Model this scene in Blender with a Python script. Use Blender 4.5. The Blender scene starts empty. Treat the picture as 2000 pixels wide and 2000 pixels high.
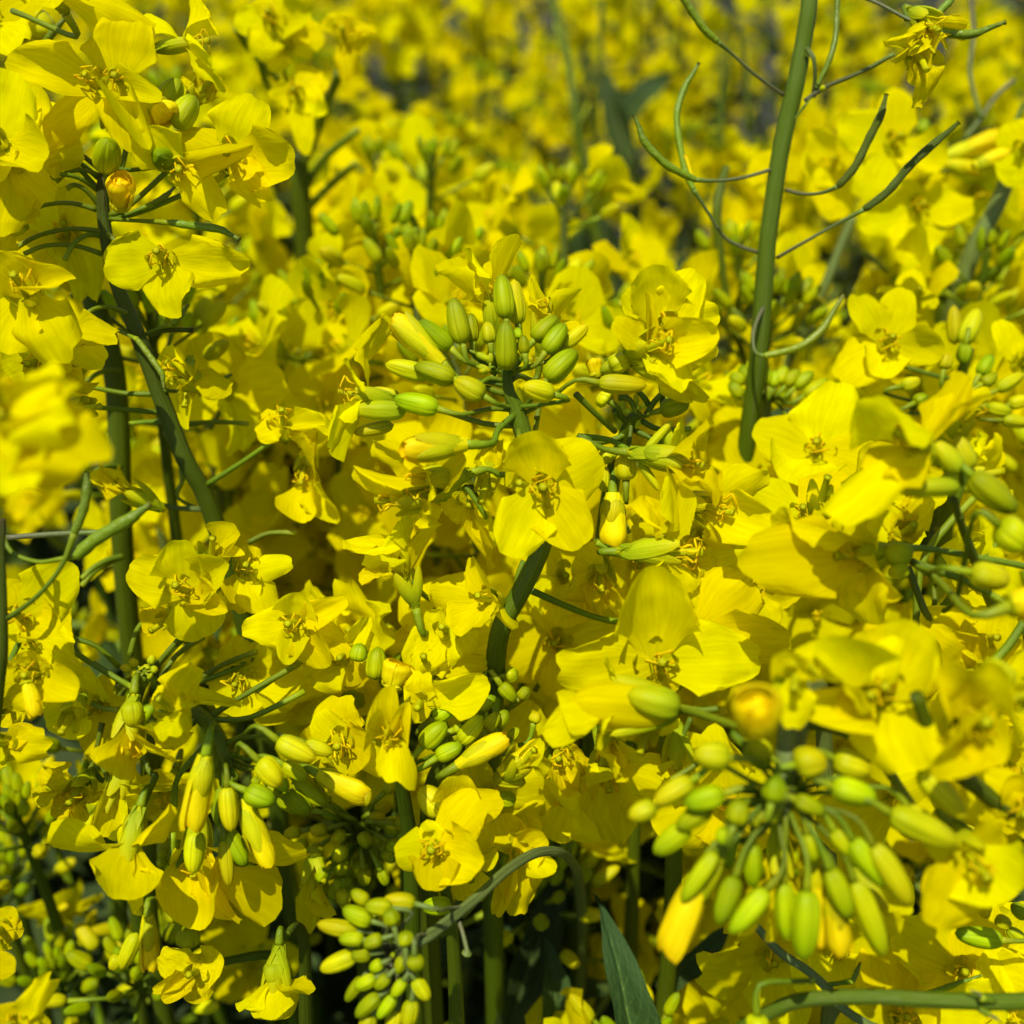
import bpy, math, random
from mathutils import Vector, Matrix, noise
S = bpy.context.scene
COL = S.collection
R = math.radians
# ------------------------------------------------------------------ camera, sky, sun, exposure
CAM_LOC = Vector((0, 0, 1.25)); PITCH = 30.0
FOC = 1000 / math.tan(R(25))
cd = bpy.data.cameras.new("camera"); cam = bpy.data.objects.new("camera", cd); COL.objects.link(cam)
cam.location = CAM_LOC; cam.rotation_euler = (R(90 - PITCH), 0, 0)
cd.sensor_width = 36; cd.angle = R(50); cd.clip_start = 0.01; cd.clip_end = 300
cd.dof.use_dof = True; cd.dof.focus_distance = 0.158; cd.dof.aperture_fstop = cd.lens / 2.6
S.camera = cam
SUN_EL, SUN_AZ = 67.0, 205.0            # azimuth clockwise from +Y
w = bpy.data.worlds.new("World"); S.world = w; w.use_nodes = True
nt = w.node_tree; bg = nt.nodes["Background"]
sk = nt.nodes.new("ShaderNodeTexSky"); sk.sky_type = 'NISHITA'; sk.sun_disc = False
sk.sun_elevation = R(SUN_EL); sk.sun_rotation = R(SUN_AZ)
nt.links.new(sk.outputs[0], bg.inputs[0]); bg.inputs[1].default_value = 0.095
sl = bpy.data.lights.new("sun", 'SUN'); sl.energy = 4.35; sl.angle = R(0.53); sl.color = (1, .955, .88)
so = bpy.data.objects.new("sun", sl); COL.objects.link(so)
sd = Vector((math.sin(R(SUN_AZ)) * math.cos(R(SUN_EL)), math.cos(R(SUN_AZ)) * math.cos(R(SUN_EL)), math.sin(R(SUN_EL))))
so.rotation_euler = sd.to_track_quat('Z', 'Y').to_euler(); so.location = (0, 0, 4)
S.view_settings.view_transform = 'Standard'; S.view_settings.look = 'None'
S.view_settings.exposure = 0.31; S.view_settings.gamma = 1; S.view_settings.use_curve_mapping = False
S.render.engine = 'CYCLES'
S.cycles.max_bounces = 10; S.cycles.diffuse_bounces = 6; S.cycles.transmission_bounces = 6; S.cycles.glossy_bounces = 2
S.cycles.use_denoising = True
S.cycles.sample_clamp_indirect = 6

RC = cam.rotation_euler.to_matrix()
def P(px, py, d):
    return CAM_LOC + RC @ Vector(((px - 1000) / FOC * d, (1000 - py) / FOC * d, -d))
def CV(v): return (RC @ Vector(v)).normalized()
def proj(p):
    q = RC.transposed() @ (p - CAM_LOC)
    if q.z > -0.02: return None
    return (1000 + q.x / -q.z * FOC, 1000 - q.y / -q.z * FOC, -q.z)
ZO = {0: (0, 0), 1: (0, 0), 2: (650, 0), 3: (1300, 0), 4: (0, 650), 5: (650, 650), 6: (1300, 650), 7: (0, 1300), 8: (650, 1300), 9: (1300, 1300)}
def Z(z, x, y):
    k = 1 if z == 0 else .36232
    return ZO[z][0] + x * k, ZO[z][1] + y * k
def ZP(z, x, y, d): return P(*Z(z, x, y), d)

# ------------------------------------------------------------------ materials
def mat(name): 
    m = bpy.data.materials.new(name); m.use_nodes = True; m.node_tree.nodes.clear(); return m, m.node_tree
def N(t, typ, **kw):
    n = t.nodes.new(typ)
    for k, v in kw.items(): setattr(n, k, v)
    return n
def ramp(t, fac, stops):
    n = N(t, "ShaderNodeValToRGB"); t.links.new(fac, n.inputs[0]); e = n.color_ramp.elements
    while len(e) < len(stops): e.new(.5)
    for q, (p, c) in zip(e, stops): q.position = p; q.color = (*c, 1)
    return n.outputs[0]
def plant_mat(name, stops, trans, rough, veins=(26, 2.2), bump=.25, spec=.25, tcol=None, blot=None, varh=.06, seam=False, rib=False):
    """colour runs along the length (uv y); noise veins run lengthwise"""
    m, t = mat(name); L = t.links.new
    uv = N(t, "ShaderNodeUVMap"); sep = N(t, "ShaderNodeSeparateXYZ"); L(uv.outputs[0], sep.inputs[0])
    oi = N(t, "ShaderNodeObjectInfo")
    mp = N(t, "ShaderNodeVectorMath", operation='MULTIPLY'); L(uv.outputs[0], mp.inputs[0]); mp.inputs[1].default_value = (veins[0], veins[1], 1)
    ad = N(t, "ShaderNodeVectorMath", operation='ADD'); L(mp.outputs[0], ad.inputs[0])
    rv = N(t, "ShaderNodeCombineXYZ"); rm = N(t, "ShaderNodeMath", operation='MULTIPLY'); L(oi.outputs['Random'], rm.inputs[0]); rm.inputs[1].default_value = 37
    L(rm.outputs[0], rv.inputs[0]); L(rm.outputs[0], rv.inputs[1]); L(rv.outputs[0], ad.inputs[1])
    nv = N(t, "ShaderNodeTexNoise"); L(ad.outputs[0], nv.inputs[0]); nv.inputs['Scale'].default_value = 1; nv.inputs['Detail'].default_value = 3
    nb = N(t, "ShaderNodeTexNoise"); tc = N(t, "ShaderNodeTexCoord"); L(tc.outputs['UV'], nb.inputs[0]); nb.inputs['Scale'].default_value = 4; nb.inputs['Detail'].default_value = 3
    L(ad.outputs[0], nb.inputs[0]); nb.inputs['Scale'].default_value = .35
    jit = N(t, "ShaderNodeMath", operation='MULTIPLY_ADD'); L(nb.outputs[0], jit.inputs[0]); jit.inputs[1].default_value = .22
    a2 = N(t, "ShaderNodeMath", operation='ADD'); L(sep.outputs[1], a2.inputs[0]); a2.inputs[1].default_value = -.11; L(a2.outputs[0], jit.inputs[2])
    col = ramp(t, jit.outputs[0], stops)
    # small differences of tone between one piece and the next, and along the veins
    hs = N(t, "ShaderNodeHueSaturation"); L(col, hs.inputs['Color'])
    mr = N(t, "ShaderNodeMapRange"); L(oi.outputs['Random'], mr.inputs[0]); mr.inputs[3].default_value = 1 - varh * 2; mr.inputs[4].default_value = 1 + varh
    mv = N(t, "ShaderNodeMapRange"); L(nv.outputs[0], mv.inputs[0]); mv.inputs[1].default_value = .3; mv.inputs[2].default_value = .7; mv.inputs[3].default_value = .88; mv.inputs[4].default_value = 1.06
    mm = N(t, "ShaderNodeMath", operation='MULTIPLY'); L(mr.outputs[0], mm.inputs[0]); L(mv.outputs[0], mm.inputs[1]); L(mm.outputs[0], hs.inputs['Value'])
    mh = N(t, "ShaderNodeMapRange"); fr = N(t, "ShaderNodeMath", operation='FRACT'); q = N(t, "ShaderNodeMath", operation='MULTIPLY'); L(oi.outputs['Random'], q.inputs[0]); q.inputs[1].default_value = 7.3; L(q.outputs[0], fr.inputs[0])
    L(fr.outputs[0], mh.inputs[0]); mh.inputs[3].default_value = .5 - varh * .13; mh.inputs[4].default_value = .5 + varh * .1; L(mh.outputs[0], hs.inputs['Hue'])
    colo = hs.outputs[0]
    if rib:
        sb = N(t, "ShaderNodeMath", operation='SUBTRACT'); L(sep.outputs[0], sb.inputs[0]); sb.inputs[1].default_value = .5
        sa = N(t, "ShaderNodeMath", operation='ABSOLUTE'); L(sb.outputs[0], sa.inputs[0])
        wv = N(t, "ShaderNodeMath", operation='MULTIPLY_ADD'); L(sa.outputs[0], wv.inputs[0]); wv.inputs[1].default_value = -9; L(sep.outputs[1], wv.inputs[2])
        w9 = N(t, "ShaderNodeMath", operation='MULTIPLY_ADD'); L(sep.outputs[1], w9.inputs[0]); w9.inputs[1].default_value = 9; w8 = N(t, "ShaderNodeMath", operation='MULTIPLY'); L(sa.outputs[0], w8.inputs[0]); w8.inputs[1].default_value = -7; L(w8.outputs[0], w9.inputs[2])
        wf = N(t, "ShaderNodeMath", operation='FRACT'); L(w9.outputs[0], wf.inputs[0])
        r1_ = ramp(t, sa.outputs[0], [(0, (2.6, 2.3, 2.2)), (.035, (1, 1, 1))]); r2_ = ramp(t, wf.outputs[0], [(0, (1.6, 1.5, 1.4)), (.1, (1, 1, 1)), (.9, (1, 1, 1)), (1, (1.6, 1.5, 1.4))])
        for r_ in (r1_, r2_):
            sx = N(t, "ShaderNodeMixRGB", blend_type='MULTIPLY'); sx.inputs[0].default_value = 1; L(colo, sx.inputs[1]); L(r_, sx.inputs[2]); colo = sx.outputs[0]
    if seam:
        sm = N(t, "ShaderNodeMath", operation='MULTIPLY'); L(sep.outputs[0], sm.inputs[0]); sm.inputs[1].default_value = 4
        sf = N(t, "ShaderNodeMath", operation='FRACT'); L(sm.outputs[0], sf.inputs[0])
        sb = N(t, "ShaderNodeMath", operation='SUBTRACT'); L(sf.outputs[0], sb.inputs[0]); sb.inputs[1].default_value = .5
        sa = N(t, "ShaderNodeMath", operation='ABSOLUTE'); L(sb.outputs[0], sa.inputs[0])
        sr = ramp(t, sa.outputs[0], [(.0, (.66, .66, .66)), (.04, (1.0, 1.0, 1.0)), (.10, (1.15, 1.12, 1)), (.2, (1, 1, 1)), (.42, (.98, .98, 1)), (.5, (1.1, 1.08, 1))])
        sx = N(t, "ShaderNodeMixRGB", blend_type='MULTIPLY'); sx.inputs[0].default_value = 1; L(colo, sx.inputs[1]); L(sr, sx.inputs[2]); colo = sx.outputs[0]
    if blot:
        n2 = N(t, "ShaderNodeTexNoise"); L(ad.outputs[0], n2.inputs[0]); n2.inputs['Scale'].default_value = blot[1]; n2.inputs['Detail'].default_value = 4
        f = N(t, "ShaderNodeMapRange"); L(n2.outputs[0], f.inputs[0]); f.inputs[1].default_value = blot[2]; f.inputs[2].default_value = blot[2] + .12
        mx = N(t, "ShaderNodeMixRGB"); L(f.outputs[0], mx.inputs[0]); L(colo, mx.inputs[1]); mx.inputs[2].default_value = (*blot[0], 1); colo = mx.outputs[0]
    b = N(t, "ShaderNodeBsdfPrincipled"); L(colo, b.inputs['Base Color']); b.inputs['Roughness'].default_value = rough
    b.inputs['Specular IOR Level'].default_value = spec
    bp = N(t, "ShaderNodeBump"); L(nv.outputs[0], bp.inputs['Height']); bp.inputs['Strength'].default_value = bump; bp.inputs['Distance'].default_value = .0004
    L(bp.outputs[0], b.inputs['Normal'])
    out = N(t, "ShaderNodeOutputMaterial")
    if trans > 0:
        tr = N(t, "ShaderNodeBsdfTranslucent"); L(colo, tr.inputs[0]); L(bp.outputs[0], tr.inputs['Normal'])
        mx = N(t, "ShaderNodeMixShader"); mx.inputs[0].default_value = trans; L(b.outputs[0], mx.inputs[1]); L(tr.outputs[0], mx.inputs[2]); L(mx.outputs[0], out.inputs[0])
    else: L(b.outputs[0], out.inputs[0])
    return m
YEL = (.90, .815, 0)
M = dict(
 petal=plant_mat('petal_yellow', [(0, (.62, .66, .003)), (.09, (.82, .76, .002)), (.25, YEL), (1, (.91, .825, 0))], .55, .6, bump=.26, spec=.0, varh=.09, blot=((.55, .42, 0), 2.2, .76)),
 old=plant_mat('petal_old', [(0, (.78, .70, .004)), (.4, (.88, .77, .001)), (1, (.89, .75, .001))], .5, .6, bump=.8, veins=(18, 5), spec=.0, blot=((.74, .48, .01), .9, .70)),
 wither=plant_mat('petal_withered', [(0, (.7, .42, .02)), (.5, (.85, .48, .01)), (1, (.75, .34, .02))], .35, .6, bump=.8),
 young=plant_mat('petal_young', [(0, (.80, .74, .002)), (.6, (.9, .74, .001)), (.94, (.9, .72, .001)), (1, (.89, .60, .002))], .3, .5, bump=.4, veins=(14, 3), spec=.08),
 bud=plant_mat('bud_green', [(0, (.30, .38, .001)), (.35, (.42, .50, 0)), (.75, (.33, .43, 0)), (1, (.20, .28, .001))], .15, .45, spec=.1, veins=(16, 1.2), bump=.5, varh=.16, seam=True),
 budy=plant_mat('bud_yellow_green', [(0, (.44, .48, .002)), (.5, (.60, .59, .001)), (1, (.56, .51, .001))], .18, .45, spec=.1, veins=(16, 1.2), bump=.5, varh=.1, seam=True),
 sepal=plant_mat('sepal_green_yellow', [(0, (.36, .46, .006)), (.5, (.54, .60, .003)), (1, (.66, .62, .002))], .38, .5, spec=.1, veins=(10, 1.5), bump=.4),
 stamen=plant_mat('stamen_yellow', [(0, (.78, .76, .001)), (.6, (.88, .82, .001)), (.8, (.9, .74, .001)), (1, (.88, .66, .002))], .4, .5, bump=.1, spec=.05),
 stem=plant_mat('stem_green', [(0, (.06, .09, .001)), (1, (.085, .13, .001))], 0, .5, spec=.2, veins=(26, 9), bump=.8, varh=.12, blot=((.08, .11, .015), .5, .6)),
 stemd=plant_mat('stem_purplish', [(0, (.075, .115, .002)), (.88, (.06, .085, .003)), (1, (.055, .042, .008))], 0, .5, spec=.2, veins=(26, 9), bump=.8, blot=((.06, .05, .012), .5, .64)),
 stemg=plant_mat('stem_glaucous', [(0, (.11, .16, .02)), (1, (.13, .18, .035))], 0, .5, spec=.3, veins=(26, 9), bump=.8, blot=((.12, .12, .035), .6, .6)),
 ped=plant_mat('pedicel_green', [(0, (.10, .15, .004)), (.7, (.14, .205, .002)), (1, (.27, .33, .002))], 0, .5, spec=.2, veins=(6, 20), bump=.25, varh=.14),
 pedg=plant_mat('pedicel_grey_green', [(0, (.12, .115, .05)), (.7, (.11, .14, .03)), (1, (.14, .21, .015))], 0, .5, spec=.3, veins=(6, 20), bump=.25),
 pod=plant_mat('pod_green', [(0, (.20, .29, .003)), (.7, (.13, .19, .002)), (1, (.16, .16, .01))], .05, .42, spec=.35, veins=(5, 24), bump=.6, varh=.14),
 leaf=plant_mat('leaf_glaucous', [(0, (.045, .080, .012)), (1, (.032, .062, .015))], .12, .65, spec=.12, veins=(12, 16), bump=.9, varh=.16, rib=True),
)
def soil():
    m, t = mat('soil'); L = t.links.new
    tc = N(t, "ShaderNodeTexCoord"); n1 = N(t, "ShaderNodeTexNoise"); n1.inputs['Scale'].default_value = 45; n1.inputs['Detail'].default_value = 8
    L(tc.outputs['Object'], n1.inputs[0])
    c = ramp(t, n1.outputs[0], [(.3, (.022, .02, .015)), (.55, (.036, .034, .022)), (.75, (.06, .055, .042))])
    b = N(t, "ShaderNodeBsdfPrincipled"); L(c, b.inputs['Base Color']); b.inputs['Roughness'].default_value = .95
    bp = N(t, "ShaderNodeBump"); L(n1.outputs[0], bp.inputs['Height']); bp.inputs['Strength'].default_value = 1; bp.inputs['Distance'].default_value = .02; L(bp.outputs[0], b.inputs['Normal'])
    o = N(t, "ShaderNodeOutputMaterial"); L(b.outputs[0], o.inputs[0]); return m
M['soil'] = soil()

# ------------------------------------------------------------------ mesh makers
def ss(a, b, x):
    x = min(1, max(0, (x - a) / (b - a))); return x * x * (3 - 2 * x)
class MB:
    def __init__(s): s.v = []; s.f = []; s.uv = []; s.mi = []
    def add(s, o, M4=None, mi=None):
        k = len(s.v)
        s.v += [(M4 @ Vector(p)) if M4 is not None else p for p in o.v]
        s.f += [tuple(i + k for i in f) for f in o.f]; s.uv += o.uv; s.mi += o.mi if mi is None else [mi] * len(o.f)
    def mesh(s, name, mats, sub=None):
        me = bpy.data.meshes.new(name); me.from_pydata([tuple(p) for p in s.v], [], s.f)
        uvl = me.uv_layers.new(name='UVMap')
        fl = [0.0] * (len(me.loops) * 2); vi = [0] * len(me.loops); me.loops.foreach_get('vertex_index', vi)
        for i, k in enumerate(vi): fl[2 * i], fl[2 * i + 1] = s.uv[k]
        uvl.data.foreach_set('uv', fl)
        for m in mats: me.materials.append(M[m])
        me.polygons.foreach_set('use_smooth', [True] * len(me.polygons))
        if s.mi: me.polygons.foreach_set('material_index', s.mi)
        me.update(); return me
def grid(mb, rows, cols, fn, closed=False, mi=0):
    k = len(mb.v)
    for i in range(rows):
        for j in range(cols):
            p, uv = fn(i / (rows - 1), j / (cols if closed else cols - 1)); mb.v.append(p); mb.uv.append(uv)
    for i in range(rows - 1):
        for j in range(cols if closed else cols - 1):
            a = k + i * cols + j; b = k + i * cols + (j + 1) % cols
            mb.f.append((a, b, b + cols, a + cols)); mb.mi.append(mi)
    return mb
PK = {  # cup, bend, fold, ripple, crumple, notch, twist
 'flat': (.16, -.12, 0, .036, .036, .03, 0.05), 'cup': (.50, .24, 0, .045, .038, .02, 0), 'refl': (-.20, -.40, 0, .045, .038, .03, 0),
 'fold': (0, -.05, .55, .025, .02, .04, .1), 'wavy': (.18, -.18, 0, .095, .06, .05, .25), 'roll': (.95, -.12, 0, .03, .03, .02, .2),
 'curl': (-.5, -.55, 0, .04, .03, .03, .3), 'wilt': (.5, -.35, .2, .11, .10, .05, .6)}
def petal_mb(kind, seed, nv=18, nu=15):
    rr = random.Random(seed * 31 + 7); cup, bend, fold, rip, cru, notch, tw = PK[kind]
    cup += rr.uniform(-.08, .08); bend += rr.uniform(-.06, .06); ph = rr.uniform(0, 6); asy = rr.uniform(-.09, .09); off = rr.uniform(0, 99)
    vm = rr.uniform(.60, .70); claw = .07; rnd = rr.uniform(.38, .50); fr = rr.uniform(5, 8)
    mb = MB()
    def fn(v, j):
        u = math.sin((j * 2 - 1) * math.pi / 2)
        h = claw + (.5 - claw) * ss(-.10, vm, v) ** .68
        if v > vm: h *= 1 - .13 * ((v - vm) / (1 - vm)) ** 2
        x = u * h + asy * v * v
        y = v - rnd * (1 - max(0, 1 - abs(u) ** 2.1) ** .60) * ss(.25, 1, v) - notch * math.exp(-(u / .2) ** 2) * ss(.8, 1, v)
        edge = (abs(u) ** 1.5 + .6 * ss(.7, 1, v)) * ss(.2, .8, v)
        y += .006 * edge * math.sin(u * 9 + ph)
        r = x * x * 4
        z = cup * r * .5 * ss(0, .5, v) + bend * (v * v) * .8 + fold * abs(x) - .02 * math.exp(-(u / .2) ** 2) * v
        z += rip * edge * math.sin(u * fr + v * 4 + ph) + rip * .5 * v * math.sin(v * 9 + ph * 2)
        z += cru * 1.6 * v * noise.noise(Vector((x * 3.2 + off, y * 3.2, off)))+ cru * .7 * v * noise.noise(Vector((x * 8 + off, y * 8, off)))
        z += (.008 + cru * .6) * edge * noise.noise(Vector((x * 15 + off, y * 15, off))) + .006 * noise.noise(Vector((x * 22, y * 7, off)))
        y += .012 * edge * noise.noise(Vector((u * 5 + off, off, 0)))
        if kind == 'wilt':
            x *= .8 + .25 * noise.noise(Vector((y * 4, off, 0)))
        if tw:
            a = tw * v * (1 if ph > 3 else -1); x, z = x * math.cos(a) - z * math.sin(a), x * math.sin(a) + z * math.cos(a)
        return (x, y, z), (j, v)
    return grid(mb, nv, nu, fn)
NVAR = 7
PET = {k: [petal_mb(k, s) for s in range(NVAR)] for k in PK}
PETM = {}
def petal_me(kind, var, m):
    key = (kind, var, m)
    if key not in PETM: PETM[key] = PET[kind][var].mesh('petal', [m])
    return PETM[key]
PETLO = {k: [petal_mb(k, s + 9, 7, 6) for s in range(3)] for k in PK}

def tube_mb(pts, rads, n=8, caps=True, mi=0, sub=4, bumpy=0, seed=0):
    """smooth tube through pts; rads one per point"""
    pts = [Vector(p) for p in pts]; P_, Rr = [], []
    for i in range(len(pts) - 1):
        p0 = pts[max(0, i - 1)]; p1 = pts[i]; p2 = pts[i + 1]; p3 = pts[min(len(pts) - 1, i + 2)]
        for k in range(sub):
            t = k / sub
            P_.append(.5 * ((2 * p1) + (p2 - p0) * t + (2 * p0 - 5 * p1 + 4 * p2 - p3) * t * t + (-p0 + 3 * p1 - 3 * p2 + p3) * t ** 3))
            Rr.append(rads[i] * (1 - t) + rads[i + 1] * t)
    P_.append(pts[-1]); Rr.append(rads[-1])
    mb = MB(); T = None; X = None; tot = len(P_); L = 0; fr = []
    for i in range(tot):
        d = (P_[min(tot - 1, i + 1)] - P_[max(0, i - 1)])
        if d.length < 1e-9: d = Vector((0, 0, 1))
        d.normalize()
        if X is None: X = d.orthogonal().normalized()
        else: X = (X - d * X.dot(d)).normalized()
        fr.append((X.copy(), d.cross(X)))
    def fn(a, b):
        i = round(a * (tot - 1)); X, Y = fr[i]; r = Rr[i]; th = b * 2 * math.pi
        if bumpy: r *= 1 + bumpy * math.sin(i * 1.9 + seed) + bumpy * .5 * noise.noise(Vector((i * .7, th, seed)))
        return tuple(P_[i] + (X * math.cos(th) + Y * math.sin(th)) * r), (b, a)
    grid(mb, tot, n, fn, closed=True, mi=mi)
    if caps:
        for base, rev, v in ((0, True, 0), ((tot - 1) * n, False, 1)):
            c = len(mb.v); mb.v.append(tuple(P_[0 if rev else -1])); mb.uv.append((.5, v))
            for j in range(n):
                a, b = base + j, base + (j + 1) % n
                mb.f.append((c, b, a) if rev else (c, a, b)); mb.mi.append(mi)
    return mb

def bud_mb(fat, seed, n=24, rows=14):
    rr = random.Random(seed); tipw = rr.uniform(.0, .12); bend = rr.uniform(-.1, .1); mb = MB()
    def fn(t, b):
        th = b * 2 * math.pi
        r = fat * max(0, 1 - abs(2 * t - 1) ** (2.1 if t > .5 else 2.9)) ** .5 * (1.06 - .22 * t)
        r = max(r, .0)
        pass
        r *= 1 + .05 * abs(math.cos(2 * th)) ** .6 - .10 * math.exp(-((abs((b * 4) % 1 - .5)) / .10) ** 2)
        if t == 1 or t == 0: r *= .25
        return (r * math.cos(th) + bend * t * t, t, r * math.sin(th)), (b, t)
    grid(mb, rows, n, fn, closed=True)
    return mb
BUD = [bud_mb(f, i) for i, f in enumerate((.25, .27, .30, .33, .42, .24))]
BUDM = {}
def bud_me(i, m):
    if (i, m) not in BUDM: BUDM[(i, m)] = BUD[i].mesh('bud', [m])
    return BUDM[(i, m)]
def scroll_mb(seed):
    """petals still rolled together in a bud that is opening, open at the mouth"""
    rr = random.Random(seed); mb = MB(); ph = rr.uniform(0, 6)
    for lay in range(4):
        a0 = ph + lay * 2.2
        def fn(t, b):
            th = a0 + b * 4.4; k = .225 + .035 * b - .055 * lay
            r = k * (.50 + .52 * math.sin(math.pi * (.02 + .62 * t))) * (1 - .28 * ss(.86, 1, t)) * (1 + .05 * math.sin(t * 7 + ph + lay))
            r *= 1 + .05 * math.sin(th * 3 + t * 5 + ph)
            y = t * (.98 - .035 * lay) + .035 * math.sin(th * 2.3 + ph + lay) * t * t + .012 * math.sin(th * 9 + ph) * t
            return (r * math.cos(th), y, r * math.sin(th)), (b, t)
        grid(mb, 12, 15, fn)
    def cap(t, b):
        th = b * 2 * math.pi; r = .15 * (1 - t) ; return (r * math.cos(th), .80 + .10 * math.sin(t * 1.57) + .015 * math.sin(th * 3 + ph), r * math.sin(th)), (b, .88 + .05 * t)
    grid(mb, 4, 10, cap, closed=True)
    return mb
SCR = [scroll_mb(i).mesh('bud', ['young']) for i in range(3)]
def sepal_mb(curve):
    mb = MB()
    def fn(v, j):
        u = j * 2 - 1; h = .17 * (math.sin(math.pi * min(1, .12 + .86 * v)) ** .6) + .015
        return (u * h, v, -.10 * (1 - (2 * v - 1) ** 2) * curve + .9 * u * u * h * .9 + .02 * math.exp(-(u / .3) ** 2)), (j, v)
    return grid(mb, 9, 6, fn)
SEPB = sepal_mb(1); SEP = SEPB.mesh('sepal', ['sepal']); SEPG = SEPB.mesh('sepal', ['budy'])
def stamen_mb(k):
    a = .18 + .1 * k
    mb = tube_mb([(0, 0, 0), (0, .45, .03), (0, .78, .0)], [.02, .017, .014], 5, sub=2)
    mb2 = tube_mb([(0, .74, -.02), (.02, .86, .04), (.0, .99, .0 + a * .3), (-.04, 1.02, -a)], [.016, .034, .030, .012], 6, sub=2)
    mb2.uv = [(u, .8 + .2 * v) for u, v in mb2.uv]; mb.add(mb2); return mb
STAB = [stamen_mb(k) for k in range(3)]; STA = [b.mesh('stamen', ['stamen']) for b in STAB]
def leaf_mb(seed, wid=.2):
    rr = random.Random(seed); a = rr.uniform(-.3, .3); mb = MB()
    def fn(v, j):
        u = j * 2 - 1; h = wid * (math.sin(math.pi * (.06 + .93 * v ** .8)) ** .75) * (1 + .08 * math.sin(v * 17 + seed))
        z = .25 * abs(u) * h * 2 - .28 * v * v + .03 * math.sin(v * 9 + u * 2 + seed) + .014 * noise.noise(Vector((u * 3, v * 12, seed)))
        return (u * h + a * v * v * .3, v, z - .035 * math.exp(-(u / .12) ** 2)), (j, v)
    return grid(mb, 16, 9, fn)
LEAFB = [leaf_mb(i, .13 + .03 * (i % 3)) for i in range(4)]; LEAF = [b.mesh('leaf', ['leaf']) for b in LEAFB]

# ------------------------------------------------------------------ objects
WO = {}
def link(name, me, parent, M4=None, origin=None, label=None):
    """parents are pure translations; M4 is a world matrix, origin a world point"""
    o = bpy.data.objects.new(name, me); COL.objects.link(o)
    po = WO[parent.name] if parent else Vector((0, 0, 0))
    if parent: o.parent = parent
    if M4 is not None: o.matrix_basis = Matrix.Translation(-po) @ M4; WO[o.name] = M4.translation.copy()
    else:
        og = origin if origin is not None else po
        o.location = og - po; WO[o.name] = Vector(og)
    if label: o['label'] = label
    return o
def shift(mb, o): mb.v = [Vector(p) - o for p in mb.v]; return mb
def frame(org, y, z, sx, sy, sz=None, roll=0):
    y = y.normalized(); z = z - y * z.dot(y)
    if z.length < 1e-4: z = y.orthogonal()
    z.normalize(); x = y.cross(z)
    if roll:
        c, s = math.cos(roll), math.sin(roll); x, z = x * c + z * s, z * c - x * s
    sz = sy if sz is None else sz
    m = Matrix((( x.x * sx, y.x * sy, z.x * sz, org.x), (x.y * sx, y.y * sy, z.y * sz, org.y), (x.z * sx, y.z * sy, z.z * sz, org.z), (0, 0, 0, 1)))
    return m
def thing(name, label, base, group, cat='rapeseed plant'):
    o = bpy.data.objects.new(name, None); COL.objects.link(o); o.location = base; WO[o.name] = Vector(base); o.empty_display_size = .02
    o['label'] = label; o['category'] = cat
    if group: o['group'] = group
    return o
def tube_part(name, pts, rads, m, parent, n=8, sub=4, **kw):
    o = WO[parent.name]; return link(name, shift(tube_mb(pts, rads, n, sub=sub, **kw), o).mesh(name, [m]), parent)

def arc(a, b, sag, k=1):
    """pedicel path from a to b, bowed by the vector sag"""
    return [a, a.lerp(b, .33) + sag * .8, a.lerp(b, .7) + sag * .8, b]
rng = random.Random(11)
def dress(fl, c, f, size, rr, nst=6, lod=0, sep='n', spread=.30, openness=1):
    """sepals and stamens round centre c, axis f"""
    b = c - f * size * .42; e1 = f.orthogonal().normalized(); e2 = f.cross(e1)
    a0 = rr.uniform(0, 6.28); items = []
    for k in range(4):
        a = a0 + k * math.pi / 2; rad = e1 * math.cos(a) + e2 * math.sin(a); sp = spread * rr.uniform(.6, 1.5)
        items.append(('sepal', frame(b + rad * size * .02, f + rad * sp, -rad, size * .62, size * .62)))
    for k in range(nst):
        a = a0 + .4 + k * 2 * math.pi / nst; rad = e1 * math.cos(a) + e2 * math.sin(a); ln = size * rr.uniform(.38, .50)
        items.append(('stamen', frame(c - f * size * .12 + rad * size * .03, f + rad * rr.uniform(.05, .32), rad, ln, ln, roll=rr.uniform(-1, 1))))
    return b, items
def flower(parent, c, f, petals, node=None, size=.0105, rr=rng, pm='petal', sag=None, nst=6, pr=.00042, spread=.3, ped='ped', label=None):
    """petals: list of (tip point, width, kind, roll). A flower is pedicel + receptacle + pistil, with petals, sepals, stamens as children"""
    f = f.normalized(); b = c - f * size * .42
    mb = tube_mb([b - f * size * .03, c - f * size * .1, c + f * size * .34, c + f * size * .40], [size * .05, size * .055, size * .042, size * .055], 7, sub=2)
    mb.mi = [1] * len(mb.f); mb.uv = [(u, .8) for u, v in mb.uv]
    if node is not None:
        L = (node - b).length; s = sag if sag is not None else Vector((0, 0, -.05 * L)) 
        mb.add(tube_mb([node, node.lerp(b, .3) + s, b - f * min(L * .4, .004) + s * .3, b], [pr * 1.15, pr, pr, pr * 1.7], 7), mi=0)
    fl = link('flower', shift(mb, c).mesh('flower', [ped, 'sepal']), parent, origin=c, label=label)
    for (tip, wd, kind, roll) in petals:
        mm = pm
        if kind.endswith('!'): kind = kind[:-1]; mm = 'old'
        d = tip - c
        link('petal', petal_me(kind, rr.randrange(NVAR), mm), fl, frame(c - d.normalized() * size * .02, d, f, wd, d.length, roll=roll))
    bb, items = dress(fl, c, f, size, rr, nst, spread=spread)
    for nm, m4 in items: link(nm, SEP if nm == 'sepal' else rr.choice(STA), fl, m4)
    return fl
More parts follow.
